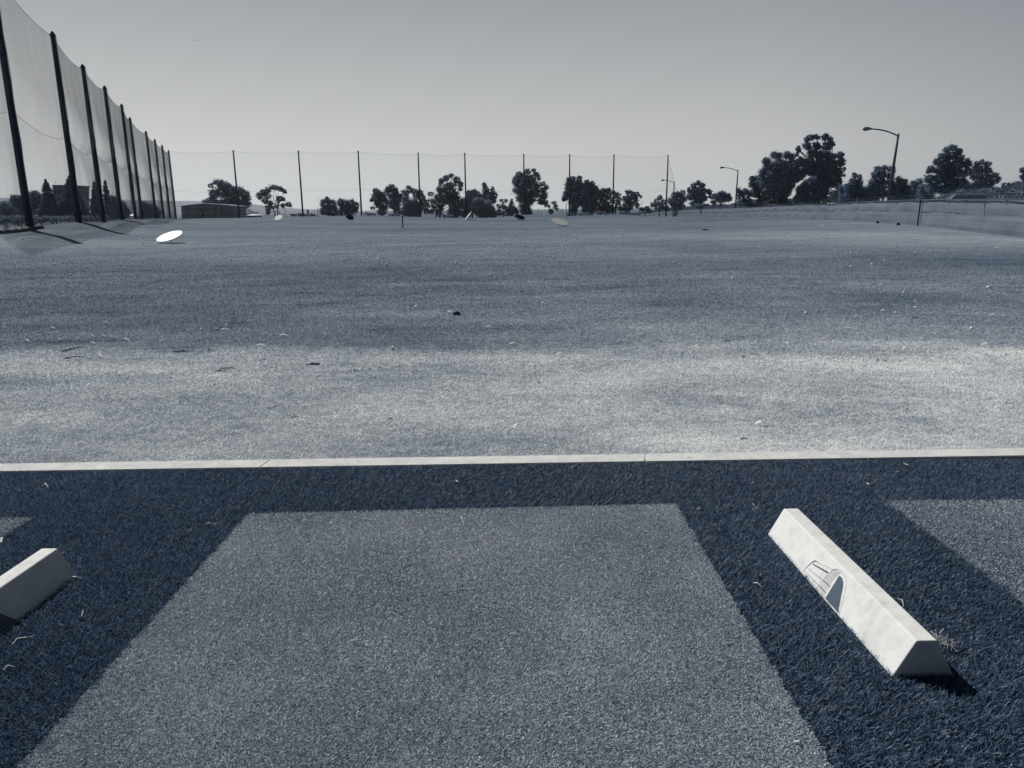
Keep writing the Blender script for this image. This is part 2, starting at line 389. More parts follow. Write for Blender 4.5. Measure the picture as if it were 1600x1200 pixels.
for i, (x0, x1, y0, y1, lab) in enumerate(MATS):
    r_ = empty('hitting_mat', ((x0 + x1) / 2, (y0 + y1) / 2, tz((y0 + y1) / 2)))
    tag(r_, lab, 'mat', 'hitting mats set into the turf')
    cx, cy = (x0 + x1) / 2, (y0 + y1) / 2
    sk = .035 if i == 0 else 0
    v = [(x0 - cx, y0 - cy, 0), (x1 - cx, y0 - cy, 0), (x1 - cx, y1 - cy + sk * (x1 - cx), 0), (x0 - cx, y1 - cy + sk * (x0 - cx), 0)]
    vv = [(a, b, tz(cy + b, .001 + k) - tz(cy)) for k in (0, .005) for a, b, _ in v]
    raw('backing', vv, [[0, 3, 2, 1], [4, 5, 6, 7], [0, 1, 5, 4], [1, 2, 6, 5], [2, 3, 7, 6], [3, 0, 4, 7]], M_matb, r_)
    def ms(R, n, x0=x0, x1=x1, y0=y0, y1=y1):
        return R.uniform(x0, x1, n) - 0, R.uniform(y0, y1 + .05, n), np.ones(n)
    n_ = 1900000 if i == 0 else 450000
    p = blades('pile', n_, ms, .0048, .0025, 1.4, M_matf, .006,
               keep=lambda x, y: in_mat(x, y) & (np.abs(x) < .74 * y + .6), seed=10 + i)
    p.location = (-cx, -cy, -tz(cy)); p.parent = r_
# kerb in lengths with open joints
mb = MB(); jx = [-14.2, -11.7, -9.2, -6.7, -4.2, -1.66, .87, 3.4, 5.9, 8.4, 10.9, 13.4]
kv = []; kf = []
for a, b in zip(jx[:-1], jx[1:]):
    i = len(kv); g = .005
    for X in np.linspace(a + g, b - g, 7):
        for (yy, zz) in ((KY0, -.30), (KY0, .012), (KY0 + .008, .020), (KY1 - .008, .020), (KY1, .012), (KY1, -.30)):
            kv.append((X + (.022 if (X == a + g or 1) else 0) * (yy - KY0) / .14, kline(X, yy), tz(4.7) + zz))
    for s_ in range(6):
        for j in range(5):
            q = i + s_ * 6 + j; kf.append([q, q + 6, q + 7, q + 1])
    kf.append([i + j for j in range(6)]); kf.append([i + 36 + j for j in range(6)][::-1])
ko = raw('kerb', kv, kf, M_kerb); tag(ko, kind='structure')
# short dry grass of the strip and the field, thinning with distance
def field_s(R, n):
    u = R.uniform(0, 1, n); y = 1 / ((1 / 4.68) - u * ((1 / 4.68) - (1 / 55.))) 
    x = R.uniform(-1, 1, n) * (.76 * y + .5); return x, y, np.clip(y / 6.0, .75, 2.6)
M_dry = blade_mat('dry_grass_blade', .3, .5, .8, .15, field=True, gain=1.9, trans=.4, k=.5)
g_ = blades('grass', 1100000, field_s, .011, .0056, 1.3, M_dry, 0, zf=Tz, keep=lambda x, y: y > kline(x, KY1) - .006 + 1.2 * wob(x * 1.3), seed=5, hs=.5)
tag(g_, 'short dry grass on the strip beyond the kerb and on the range', kind='stuff')

# ------------------------------------------------------------------ divider blocks
BL, BH, BW, TW = .607, .14, .11, .036
def block(cx, cy, psi, label):
    r_ = empty('divider_block', (cx, cy, tz(cy, .008)), (-math.atan(S), 0, psi))
    tag(r_, label, 'concrete block', 'concrete divider blocks on the turf')
    bm = bmesh.new(); vs_ = []
    for y in (-BL, BL):
        for x, z in ((-BW, -.008), (BW, -.008), (TW, BH - .008), (-TW, BH - .008)): vs_.append(bm.verts.new((x, y, z)))
    for q in ((0, 1, 2, 3), (7, 6, 5, 4), (0, 4, 5, 1), (1, 5, 6, 2), (2, 6, 7, 3), (3, 7, 4, 0)): bm.faces.new([vs_[k] for k in q])
    bmesh.ops.bevel(bm, geom=[e for e in bm.edges], offset=.005, segments=3, affect='EDGES', profile=.5)
    bmesh.ops.recalc_face_normals(bm, faces=bm.faces)
    me = bpy.data.meshes.new('body'); bm.to_mesh(me); bm.free(); me.materials.append(M_block)
    o = bpy.data.objects.new('body', me); col.objects.link(o); o.parent = r_
    return r_
def block_mat():
    m, T, b = new_mat('block_concrete', .85, .2)
    g = T.nodes.new('ShaderNodeNewGeometry'); P = g.outputs['Position']
    n = noise(T, 14, P, 6, .7); r = ramp_node(T, [(.25, .56), (.5, .68), (.75, .74)]); T.links.new(n, r.inputs[0])
    vo = T.nodes.new('ShaderNodeTexVoronoi'); vo.inputs['Scale'].default_value = 85; T.links.new(P, vo.inputs['Vector'])
    sp = T.nodes.new('ShaderNodeMapRange'); T.links.new(vo.outputs['Distance'], sp.inputs[0])
    sp.inputs[1].default_value = .05; sp.inputs[2].default_value = .16; sp.inputs[3].default_value = .45; sp.inputs[4].default_value = 1
    n2 = noise(T, 30, P, 3); k = math_node(T, 'GREATER_THAN', n2, .52)
    f = math_node(T, 'ADD', math_node(T, 'MULTIPLY', sp.outputs[0], k), math_node(T, 'SUBTRACT', 1.0, k))
    st = noise(T, 5, P, 3); s2 = T.nodes.new('ShaderNodeMapRange'); T.links.new(st, s2.inputs[0])
    s2.inputs[1].default_value = .58; s2.inputs[2].default_value = .75; s2.inputs[3].default_value = 1; s2.inputs[4].default_value = .76
    f = math_node(T, 'MULTIPLY', f, s2.outputs[0])
    sm = T.nodes.new('ShaderNodeVectorMath'); sm.operation = 'SCALE'; T.links.new(r.outputs[0], sm.inputs[0]); T.links.new(f, sm.inputs['Scale'])
    T.links.new(sm.outputs[0], b.inputs['Base Color'])
    nb = noise(T, 220, P, 4); bp = T.nodes.new('ShaderNodeBump'); bp.inputs['Strength'].default_value = .4; bp.inputs['Distance'].default_value = .002
    T.links.new(nb, bp.inputs['Height']); T.links.new(bp.outputs[0], b.inputs['Normal'])
    return m
M_block = block_mat()
blk_r = block(1.4065, 2.868, math.radians(.85), 'pale concrete divider block in full sun on the right, winged emblem on its near side')
blk_l = block(-2.117, 2.485, math.radians(-1.5), 'concrete divider block cut by the left edge of the picture, its near side in shade')
bpy.context.view_layer.update()
# emblem traced on the face: (u along the block, w up the slope)
MWi = blk_r.matrix_world.inverted()
A0 = Vector((-BW, 0, -.008)); A1 = Vector((-TW, 0, BH - .008)); wdir = (A1 - A0).normalized(); nrm = Vector((-wdir.z, 0, wdir.x)).normalized()
def onface(zx, zy):
    px, py = 1230 + zx / 9.233, 850 + zy / 9.233
    o = MWi @ Vector((0, 0, EYE)); d = MWi.to_3x3() @ ray(px, py)
    t = (A0 - o).dot(nrm) / d.dot(nrm); p = o + d * t
    return (p.y, (p - A0).dot(wdir))
EV = []; EF = []
def epoly(pts):
    i = len(EV); EV.extend(pts); EF.append(list(range(i, i + len(pts))))
def eline(zs, w0, w1=None, wm=None):
    p = [Vector(onface(*z)) for z in zs]; n = len(p); w1 = w0 if w1 is None else w1; i = len(EV)
    for k in range(n):
        d = (p[min(k + 1, n - 1)] - p[max(k - 1, 0)]).normalized(); q = Vector((-d.y, d.x)); t = k / (n - 1)
        w = w0 + (w1 - w0) * t
        if wm: w += (wm - w) * math.sin(math.pi * t) ** 2
        EV.append(tuple(p[k] + q * w / 2)); EV.append(tuple(p[k] - q * w / 2))
    for k in range(n - 1): EF.append([i + 2 * k, i + 2 * k + 1, i + 2 * k + 3, i + 2 * k + 2])
eline([(222, 400), (290, 330), (345, 277), (385, 250), (415, 246), (440, 260), (468, 284)], .0012, .001, .0055)
eline([(468, 284), (540, 314), (600, 342), (665, 376)], .0009)
epoly([onface(*z) for z in ((364, 293), (378, 285), (600, 405), (584, 426))])
eline([(300, 350), (400, 432), (500, 512)], .0012, .0028); eline([(512, 518), (620, 616)], .0032, .0042)
eline([(250, 390), (340, 480), (430, 572)], .0012, .0028); eline([(445, 585), (556, 702)], .0030, .0040)
eline([(224, 402), (370, 585), (530, 772)], .0009)
eline([(415, 315), (365, 365), (310, 420)], .0007); eline([(525, 420), (450, 490), (365, 560)], .0007); eline([(600, 342), (560, 370)], .0007); eline([(445, 290), (415, 315)], .0007)
eline([(415, 640), (480, 560), (590, 440), (655, 382), (700, 364), (740, 367), (790, 402)], .0008, .0011, .0022)
for k in range(1, 10):
    t = k / 10
    a = (415 + 125 * t, 640 + 135 * t); c = (690 + 95 * t, 366 + 40 * t + 4 * math.sin(t * 3)); b = (555 + 85 * t, 482 + 95 * t)
    eline([a, b, c], .0009)
epoly([onface(*z) for z in ((552, 785), (750, 460), (775, 470), (798, 500), (811, 560), (802, 640), (772, 780), (735, 990))])
eline([(790, 404), (800, 428), (835, 457), (855, 510), (855, 590), (830, 720), (782, 920), (747, 1022)], .0009)
M_ink = plain('emblem_ink', .085, .12, 60, .6)
def put_emblem(parent, side, shift):
    V = []
    for u, w in EV:
        p = A0 + wdir * max(w, .001) + nrm * .0012
        V.append((p.x * side, u * side + shift, p.z))
    F_ = EF
    raw('emblem', V, F_, M_ink, parent)
put_emblem(blk_r, 1, 0)
u0 = onface(735, 990)[0]
put_emblem(blk_l, -1, (2.694 - 2.485) + u0)

# ------------------------------------------------------------------ net poles and nets
def net_pole(p, H, r, label, group, rope=True, side=1):
    e = empty('net_pole', (p.x, p.y, p.z)); tag(e, label, 'pole', group)
    MB().tube([(0, 0, -.6), (0, 0, H * .5), (0, 0, H)], [r * 1.12, r, r * .82], 12).build('shaft', M_dark, e, True)
    MB().tube([(0, 0, H + .002), (0, 0, H + .12), (0, 0, H + .4)], [r * 1.0, r * 1.0, r * .25], 8).build('cap', M_dark, e)
    if rope:
        pts = [(side * (r + .10 + .04 * math.sin(k * 1.9)), -.1, H * (k / 12.0)) for k in range(1, 13)]
        MB().tube(pts, .022, 5).build('rope', M_rope, e)
    return e
H = 17.0
names = ['', 'nearest', 'second', 'third', 'fourth', 'fifth', 'sixth', 'seventh', 'eighth', 'ninth', 'tenth']
PTOP = [17.6, 17.4, 17.2, 17.2, 17.1, 16.9, 17.0, 16.9, 16.9, 17.0, 17.2]
LP = []
tops = {1: (-6, 0), 2: (80, 57), 3: (131, 107), 4: (161, 139), 5: (188, 167), 6: (201, 187), 7: (225, 208), 8: (238, 220), 9: (252, 229), 10: (262, 237)}
def pole_height(p, ytop):
    # height whose tip shows at photo row ytop
    best = 17
    for hh in np.linspace(10, 26, 321):
        q = Vector((p.x, p.y, p.z + hh - EYE)); z = q.dot(Fw); y = 600 - q.dot(Up) / z * FPX
        if y <= ytop: return hh
    return best
LH = []
for i, p in enumerate(PL):
    hh = 17.3 if i < 2 else pole_height(p, tops[i][1])
    LH.append(hh)
    if i == 0: continue
    lab = 'dark pole of the left net, %s from the left edge%s' % (names[i] if i > 1 else 'first', ', widest of the row' if i == 1 else (', at the far corner' if i == 10 else ''))
    if i == 0: lab = 'dark net pole'
    net_pole(p, hh, .24 if i < 5 else .22, lab, 'poles of the left net', side=1)
FARP = [(374, 340.5, 237), (473.5, 338, 237.5), (565, 336.5, 237.5), (657, 338.5, 240.5), (728.5, 340.5, 241), (819, 335.5, 242.5), (889.5, 337, 243), (957.5, 334.5, 243), (1040.5, 336, 244)]
FP = [PL[10]]; FH = [LH[10]]
ords = ['first', 'second', 'third', 'fourth', 'fifth', 'sixth', 'seventh', 'eighth', 'ninth']
near_ = ['in front of the broad tree beside the barn', 'right of the thin twin-trunked tree', 'left of the long clump of trees', 'in the clump of trees behind the striped pole',
         'right of the tallest tree of the middle clump', 'in front of the tall solitary tree', 'at the left of the dense dark clump', 'at the right end of the dense dark clump', 'at the right end of the back net']
for i, (px, py, yt) in enumerate(FARP):
    Y = 190 + 30 * (i / 8.0) ** 1.3
    p = at(px, py, Y); p.z = min(p.z, gz(p.x, p.y) + .1) if i != 8 else p.z
    hh = pole_height(p, yt); FP.append(p); FH.append(hh)
    net_pole(p, hh, .2, 'dark pole of the back net, ' + near_[i], 'poles of the back net', rope=False)
def net_span(a, b, ha, hb, frac, bulge, seed, mat, parent, sag=.55, part='all', nu=26, inward=1, lowb=.3):
    """netting between two poles: hung from a sagging top cable, seam cable part way up"""
    R_ = np.random.default_rng(seed)
    d = Vector((b.x - a.x, b.y - a.y, 0)); L_ = d.length; d.normalize(); nn = Vector((d.y, -d.x, 0)) * inward
    ph = R_.uniform(0, 6, 6)
    def surf(u, t, sect):
        ba = a.z + (b.z - a.z) * u; ht = (ha + (hb - ha) * u)
        s_ = 4 * u * (1 - u)
        top = ba + ht - sag * s_; seam = ba + ht * frac - sag * 1.1 * s_ ; base = ba - .05
        if sect == 0:
            z = seam + (top - seam) * t
            o = bulge * s_ ** .5 * math.sin(math.pi * (1 - t) ** 3)
        else:
            z = base + (seam - base) * t; o = lowb * s_ * math.sin(math.pi * t)
        o += .12 * (.10 * math.sin(u * 9 + ph[0] + t * 2) + .05 * math.sin(u * 23 + ph[1] - t * 3)) * min(1, s_ * 3) * (math.sin(math.pi * t) if sect else (1 - t) * min(1, t * 5))
        x = a.x + d.x * L_ * u; y = a.y + d.y * L_ * u
        o = o
        return (x + nn.x * o, y + nn.y * o, z)
    for sect, nv, nm in ((0, 22, 'upper_netting'), (1, 12, 'lower_netting')):
        V = []; F_ = []
        for j in range(nv + 1):
            for i in range(nu + 1): V.append(surf(i / nu, j / nv, sect))
        for j in range(nv):
            for i in range(nu):
                q = j * (nu + 1) + i; F_.append([q, q + 1, q + nu + 2, q + nu + 1])
        raw(nm, V, F_, mat, parent, True)
    MB().tube([surf(i / 16, 1, 0) for i in range(17)], .016, 5).build('top_cable', M_cable, parent)
    MB().tube([surf(i / 16, 0, 0) for i in range(17)], .013, 5).build('seam_cable', M_cable, parent)
nl = empty('barrier_net', (0, 0, 0)); tag(nl, 'tall sagging net hung on the left row of dark poles, billowing towards the field', 'net')
bulges = [.3, .4, .6, .6, .5, .45, .45, .5, .4, .5]
for i in range(10):
    net_span(PL[i], PL[i + 1], LH[i], LH[i + 1], .47, bulges[i], 20 + i, M_net_near, nl, sag=.6, inward=1)
nf = empty('barrier_net', (0, 0, 0)); tag(nf, 'tall fine net across the back of the range, almost transparent against the sky', 'net')
for i in range(9):
    net_span(FP[i], FP[i + 1], FH[i], FH[i + 1], .42, .5, 40 + i, M_net_far, nf, sag=.35, nu=14, inward=-1)
# dark tube on the ground standing in for the shadow strip at the first pole
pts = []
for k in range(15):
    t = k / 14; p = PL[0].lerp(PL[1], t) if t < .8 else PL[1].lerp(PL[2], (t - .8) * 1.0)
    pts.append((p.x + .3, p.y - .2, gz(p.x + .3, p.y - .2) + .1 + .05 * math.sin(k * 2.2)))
tag(MB().tube(pts, [.2 + .05 * math.sin(k * 3) for k in range(14)] + [.04], 8).build('shadow_strip', M_black, None, True), 'dark tube standing in for the shadow strip on the bank at the first left pole', 'netting')
# short return net at the right end of the back row
e9 = FP[9]; rr = empty('barrier_net', (e9.x, e9.y, e9.z)); tag(rr, 'narrow sloping end net right of the last back pole, over the small trees', 'net')
q = at(1066, 318, 214); Q = q - e9
V = [(0.1, .2, 0), (0.1, .2, FH[9] - .6), (Q.x * .45, Q.y * .45, FH[9] * .56), (Q.x, Q.y, .4), (Q.x, Q.y, -.5)]
raw('netting', V, [[0, 4, 3, 2, 1]], M_net_far, rr); MB().tube(V[1:4], .035, 5).build('edge_cable', M_cable, rr)

# ------------------------------------------------------------------ right screen fence
M_cloth = None
def cloth_mat():
    m, T, b = new_mat('windscreen_cloth', .9, .1)
    g = T.nodes.new('ShaderNodeNewGeometry'); P = g.outputs['Position']
    n1 = noise(T, .5, P, 4, .6, (1, 1, 3)); n2 = noise(T, 1.2, P, 3, .6, (1, 1, .05)); n3 = noise(T, .9, P, 4, .6, (.06, .06, 9))
    v = math_node(T, 'ADD', math_node(T, 'MULTIPLY', n1, .3), math_node(T, 'ADD', math_node(T, 'MULTIPLY', n2, .15), math_node(T, 'MULTIPLY', n3, .55)))
    r = ramp_node(T, [(.30, .18), (.5, .265), (.70, .36)], .7); T.links.new(v, r.inputs[0])
    T.links.new(r.outputs[0], b.inputs['Base Color'])
    tr = T.nodes.new('ShaderNodeBsdfTranslucent'); T.links.new(r.outputs[0], tr.inputs[0])
    mx = T.nodes.new('ShaderNodeMixShader'); mx.inputs[0].default_value = .5
    T.links.new(b.outputs[0], mx.inputs[1]); T.links.new(tr.outputs[0], mx.inputs[2]); T.links.new(mx.outputs[0], T.nodes['Material Output'].inputs[0])
    return m
M_cloth = cloth_mat()
fr = empty('screen_fence', tuple(FB[2])); tag(fr, 'long low fence covered with pale grey windscreen cloth along the right of the range', 'fence')
fo = fr.location
# resample the line
seg = []
for i in range(len(FT) - 1):
    n_ = max(2, int((FB[i + 1] - FB[i]).length / .6))
    for k in range(n_): t = k / n_; seg.append((FB[i].lerp(FB[i + 1], t), FT[i].lerp(FT[i + 1], t)))
seg.append((FB[-1], FT[-1]))
NV = 9
def cloth(lo, hi, name, ph):
    V = []; F_ = []
    for i, (b_, t_) in enumerate(seg):
        zb = min(b_.z, gz(b_.x, b_.y)) - .12
        for j in range(NV + 1):
            t = lo + (hi - lo) * j / NV; p = Vector((b_.x, b_.y, zb + (t_.z - zb) * t))
            w = .04 * math.sin(i * .55 + ph) * math.sin(t * 7 + i * .1) + .05 * math.sin(math.pi * j / NV) + .015 * math.sin(i * 1.7)
            V.append((p.x - w - fo.x, p.y - w * .3 - fo.y, p.z - fo.z + (.02 * math.sin(i * .35 + ph) if j in (0, NV) else 0)))
    for i in range(len(seg) - 1):
        for j in range(NV):
            q = i * (NV + 1) + j; F_.append([q, q + NV + 1, q + NV + 2, q + 1])
    raw(name, V, F_, M_cloth, fr, True)
cloth(0, .572, 'lower_cloth', .3); cloth(.576, .99, 'upper_cloth', 2.1)
acc = 0; last = None
M_post = plain('galvanised_post', .30, .1, 4, .6)
for i in range(0, len(seg), 5):
    b_, t_ = seg[i]
    MB().tube([(b_.x + .17 - fo.x, b_.y + .05 - fo.y, b_.z - .4 - fo.z), (t_.x + .17 - fo.x, t_.y + .05 - fo.y, t_.z + .03 - fo.z)], .03, 6).build('post', M_post, fr)
MB().tube([(t_.x + .1 - fo.x, t_.y - fo.y, t_.z - fo.z + .01) for b_, t_ in seg[::2]], .045, 5).build('top_rail', M_cable, fr)
b_, t_ = FB[2], FT[2]
MB().tube([(-.20, -.05, -.25), (-.16, -.05, t_.z - fo.z + .05)], .05, 7).build('strap_post', M_twig, fr)
for hgt in (.18, .34):
    MB().tube([(t_.x + .2 - fo.x, t_.y - fo.y, t_.z - fo.z + hgt + .01 * math.sin(k)) for k, (b_, t_) in enumerate(seg[::3])], .008, 4).build('wire', M_cable, fr)
for i in range(2, len(seg), 15):
    b_, t_ = seg[i]
    MB().tube([(t_.x + .14 - fo.x, t_.y + .05 - fo.y, t_.z - fo.z), (t_.x + .26 - fo.x, t_.y + .05 - fo.y, t_.z + .38 - fo.z)], .018, 5).build('wire_arm', M_cable, fr)

# ------------------------------------------------------------------ slopes behind the fence
def mound(name, pxs, tops_, Y, back, mat, drop=3.0):
    n = len(pxs); V = []; F_ = []; m = 40
    fx = np.linspace(pxs[0], pxs[-1], 160); fy = np.interp(fx, pxs, tops_)
    for i, (px, py) in enumerate(zip(fx, fy)):
        c = at(px, py, Y)
        for j in range(m + 1):
            t = j / m * 2 - 1; yy = c.y + t * back; pr = max(0, 1 - t * t) ** .8
            base = c.z - drop
            V.append((c.x * (yy / c.y) * 1.0, yy, base + (c.z - base) * pr * (yy / c.y if t < 0 else 1) + .7 * float(vnoise(np.array(c.x * 1.0), np.array(yy), 1.1, 4) - .5) * pr + .5 * float(vnoise(np.array(c.x * 1.0), np.array(yy), 3.5, 8) - .5)))
    for i in range(159):
        for j in range(m):
            q = i * (m + 1) + j; F_.append([q, q + m + 1, q + m + 2, q + 1])
    o = raw(name, V, F_, mat, None, True); tag(o, kind='structure')
    Va = np.array(V).reshape(160, m + 1, 3); rg = np.random.default_rng(int(Y)); k = 16000
    iu = rg.uniform(0, 158.99, k); ju = rg.uniform(0, m * .62, k); a = iu.astype(int); b = ju.astype(int); fa = (iu - a)[:, None]; fb = (ju - b)[:, None]
    P = (Va[a, b] * (1 - fa) + Va[a + 1, b] * fa) * (1 - fb) + (Va[a, b + 1] * (1 - fa) + Va[a + 1, b + 1] * fa) * fb
    sc_ = Y / 90.; hh = rg.uniform(.08, .30, k) * sc_ ** .6; ww = rg.uniform(.03, .08, k) * sc_ ** .6; an = rg.uniform(0, 6.28, k); lx = rg.normal(0, .12, k); ly = rg.normal(0, .12, k)
    dx, dy = np.cos(an) * ww, np.sin(an) * ww; z = P[:, 2]
    Q = np.stack([np.stack([P[:, 0] - dx, P[:, 1] - dy, z - .02], 1), np.stack([P[:, 0] + dx, P[:, 1] + dy, z - .02], 1), np.stack([P[:, 0] + lx + dx * .3, P[:, 1] + ly + dy * .3, z + hh], 1), np.stack([P[:, 0] + lx - dx * .3, P[:, 1] + ly - dy * .3, z + hh], 1)], 1).reshape(-1, 3)
    g = raw('rough_grass', Q, np.arange(4 * k).reshape(k, 4), M_rough, attr=np.repeat(rg.uniform(0, 1, k) ** 1.5, 4)); tag(g, 'rough dry grass tufts covering the slope', kind='stuff')
    return o
M_rough = blade_mat('rough_grass_blade', .17, .6, .9, .1, trans=.3, k=.6, patch=.5, pamp=.4)
M_bank = plain('dry_bank_grass', .17, .75, .7, .95, .1, 1.0, bscale=6)
M_bank2 = plain('rough_bank_grass', .10, .7, .7, .95, .1, 1.0, bscale=6)
mound('bank', [1132, 1142, 1155, 1185, 1215, 1235, 1262, 1290, 1320], [326, 320, 318, 314, 311, 314, 319, 320, 323], 176, 14, M_bank)
mound('hillside', [1455, 1480, 1500, 1520, 1545, 1575, 1610, 1660, 1760], [314, 306, 301, 301, 300, 293, 287, 283, 275], 80, 16, M_bank)
mound('far_bank', [985, 1010, 1040, 1070, 1100, 1130, 1170], [336, 333, 327, 325, 322, 321, 324], 300, 14, M_bank2)
bw_ = empty('retaining_wall', tuple(at(1514, 312, 62))); tag(bw_, 'low grey concrete wall with a sloping left end, on the slope behind the right fence', 'wall')
o_ = bw_.location
def rel(px, py, Y, o=None): return tuple(at(px, py, Y) - (o or o_))
a = [rel(1484, 313, 62), rel(1494, 304, 62), rel(1540, 304, 62), rel(1542, 313, 62)]
V = a + [(x, y + .3, z) for x, y, z in a]
raw('wall_face', V, [[0, 3, 2, 1], [4, 5, 6, 7], [0, 1, 5, 4], [1, 2, 6, 5], [2, 3, 7, 6], [3, 0, 4, 7]], plain('wall_concrete', .15, .15, 2), bw_)
MB().tube([rel(1483, 313, 61.9), rel(1493.5, 303.6, 61.9), rel(1541, 303.6, 61.9)], .05, 6).build('coping', M_grey, bw_)

# ------------------------------------------------------------------ street lamps
M_lamp = plain('lamp_post_paint', .08, .2, 2, .7)
def street_lamp(px, ytop, ybot, Y, hx, hy, label, r=.11, slant=0, light=False):
    b_ = at(px, ybot, Y); gzb = b_.z
    e = empty('street_lamp', tuple(b_)); tag(e, label, 'street lamp', 'street lamps beyond the range')
    t_ = at(px, ytop, Y) ; Hh = t_.z - b_.z; hd = at(hx, hy, Y) - Vector((b_.x, b_.y, b_.z))
    mt = M_grey if light else M_lamp
    MB().tube([(slant * -.0, 0, -1.5), (slant * .5, 0, Hh * .5), (slant, 0, Hh)], [r * 1.2, r, r * .75], 10).build('post', mt, e, True)
    x0, z0 = slant, Hh * .965; x1, z1 = hd.x, hd.z
    pts = []
    for k in range(11):
        t = k / 10; pts.append((x0 + (x1 - x0) * t, 0, z0 + (z1 - z0) * (1 - (1 - t) ** 2.1)))
    MB().tube(pts, [r * .45] * 9 + [r * .4, r * .35], 6).build('arm', mt, e, True)
    s_ = (x1 - x0) * .28
    hp = [(x1 - s_ * .35, 0, z1), (x1 + s_ * .1, 0, z1 + .03), (x1 + s_ * .5, 0, z1 + .02), (x1 + s_ * .8, 0, z1 - .05)]
    MB().tube(hp, [r * .5, r * 1.15, r * 1.5, r * .35], 8).build('lamp_head', M_grey if light else plain('lamp_head_paint', .22, .1, 3), e, True)
street_lamp(1387, 209, 318, 90, 1358, 201.5, 'large street lamp right of centre, its curved arm reaching left above the fence', .17, slant=.42)
street_lamp(1149, 265.5, 324, 160, 1130, 262, 'mid-sized street lamp standing alone between small trees', .15, slant=.1)
street_lamp(1051.5, 284, 332, 225, 1037, 281.7, 'farthest street lamp, just right of the last back net pole', .18)
street_lamp(1540, 283, 300, 125, 1534, 280.5, 'tiny pale street lamp in front of the trees at the far right', .09, light=True)

# ------------------------------------------------------------------ trees
def leaf_mat(name, v, k=.22):
    m, T, b = new_mat(name, .7, .1)
    a_ = T.nodes.new('ShaderNodeAttribute'); a_.attribute_name = 'tone'
    c = duo_ramp(T, math_node(T, 'MULTIPLY', math_node(T, 'ADD', math_node(T, 'MULTIPLY', a_.outputs['Fac'], 2.4), .05), v), k)
    T.links.new(c, b.inputs['Base Color'])
    tr = T.nodes.new('ShaderNodeBsdfTranslucent'); T.links.new(c, tr.inputs[0])
    mx = T.nodes.new('ShaderNodeMixShader'); mx.inputs[0].default_value = .2
    T.links.new(b.outputs[0], mx.inputs[1]); T.links.new(tr.outputs[0], mx.inputs[2]); T.links.new(mx.outputs[0], T.nodes['Material Output'].inputs[0])
    return m
LM = {'d': leaf_mat('dark_leaves', .165, .36), 'm': leaf_mat('leaves', .22, .40), 'l': leaf_mat('pale_leaves', .28, .55)}
def leaves(centres, radii, counts, size, rng_, org, drop=0.0):
    """leaf-sized quads gathered in clumps inside each lobe"""
    P = []; T_ = []
    for c, r, n in zip(centres, radii, counts):
        k = max(6, int(n / 18))
        d = rng_.normal(size=(k, 3)); d /= np.linalg.norm(d, axis=1)[:, None]
        rr_ = rng_.uniform(.35, 1.0, k) ** .6
        cc = c + d * rr_[:, None] * r
        tn = rng_.uniform(0, 1, k)
        w = rng_.integers(0, k, n)
        rs = np.mean(r); cr = (rng_.uniform(.08, .22, k)[w] * (1 + 1.3 * (rng_.uniform(0, 1, n) < .10)))[:, None]
        off = rng_.normal(size=(n, 3)) * rs * cr; off[:, 2] *= .75; off[:, 2] -= np.abs(rng_.normal(size=n)) * drop * rs
        P.append(cc[w] + off); T_.append(np.clip(tn[w] * .6 + rng_.uniform(0, .5, n), 0, 1))
    P = np.concatenate(P) - np.array(org); T_ = np.concatenate(T_); n = len(P)
    a = rng_.normal(size=(n, 3)); a /= np.linalg.norm(a, axis=1)[:, None]
    b = rng_.normal(size=(n, 3)); b -= (a * b).sum(1)[:, None] * a; b /= np.linalg.norm(b, axis=1)[:, None]
    s = size * rng_.uniform(.6, 1.4, n)[:, None]
    V = np.stack([P - a * s * .5, P + b * s * .28, P + a * s * .5, P - b * s * .28], 1).reshape(-1, 3)
    return V, np.arange(4 * n).reshape(n, 4), np.repeat(T_, 4)
TC = [0]
def tree(label, Y, base, lobes, tone='d', dens=1.0, size=None, trunks=None, group=None, gmin=None, drop=0.0, name='tree', trunk_r=None):
    TC[0] += 1; rng_ = np.random.default_rng(100 + TC[0]); s = Y / FPX
    b_ = at(base[0], base[1], Y)
    e = empty(name, tuple(b_)); tag(e, label, 'tree' if name == 'tree' else name, group)
    cs = []; rs = []; ns = []
    for (cx, cy, rx, ry) in lobes:
        p = at(cx, cy, Y); p.y += rng_.uniform(-.4, .4) * rx * s
        cs.append(np.array(p)); rs.append(np.array((rx * s * 1.1, rx * s, ry * s * 1.1))); ns.append(int((70 + rx * ry * 38) * dens))
    size = (size or (.27 + .10 * (Y > 150)) * (Y / 200) ** .5) * .72
    V, F_, T_ = leaves(cs, rs, ns, size, rng_, tuple(b_), drop)
    raw('crown', V, F_, LM[tone], e, attr=T_)
    hgt = max(c[2] for c in cs) - b_.z; tr_ = trunk_r or max(.12, hgt * .028)
    m_ = MB(); tops_ = trunks or [(base[0] + .5, (min(l[1] for l in lobes) + base[1]) / 2)]
    for tx, ty in tops_:
        q = at(tx, ty, Y) - b_
        m_.tube([(0 + .3 * (tx - base[0]) * s, 0, -1.2), (q.x * .35, .1, q.z * .4), (q.x, q.y, q.z)], [tr_ * 1.2, tr_ * .9, tr_ * .5], 7)
        for c in cs:
            cc = Vector(c) - b_
            if rng_.uniform() < .8: 
                m0 = Vector((q.x * .6, 0, q.z * .65)); mid = m0.lerp(cc, .5) + Vector((0, 0, .05 * hgt))
                m_.tube([m0, mid, cc], [tr_ * .45, tr_ * .3, tr_ * .12], 5)
    m_.build('trunk', M_bark, e, True)
    return e
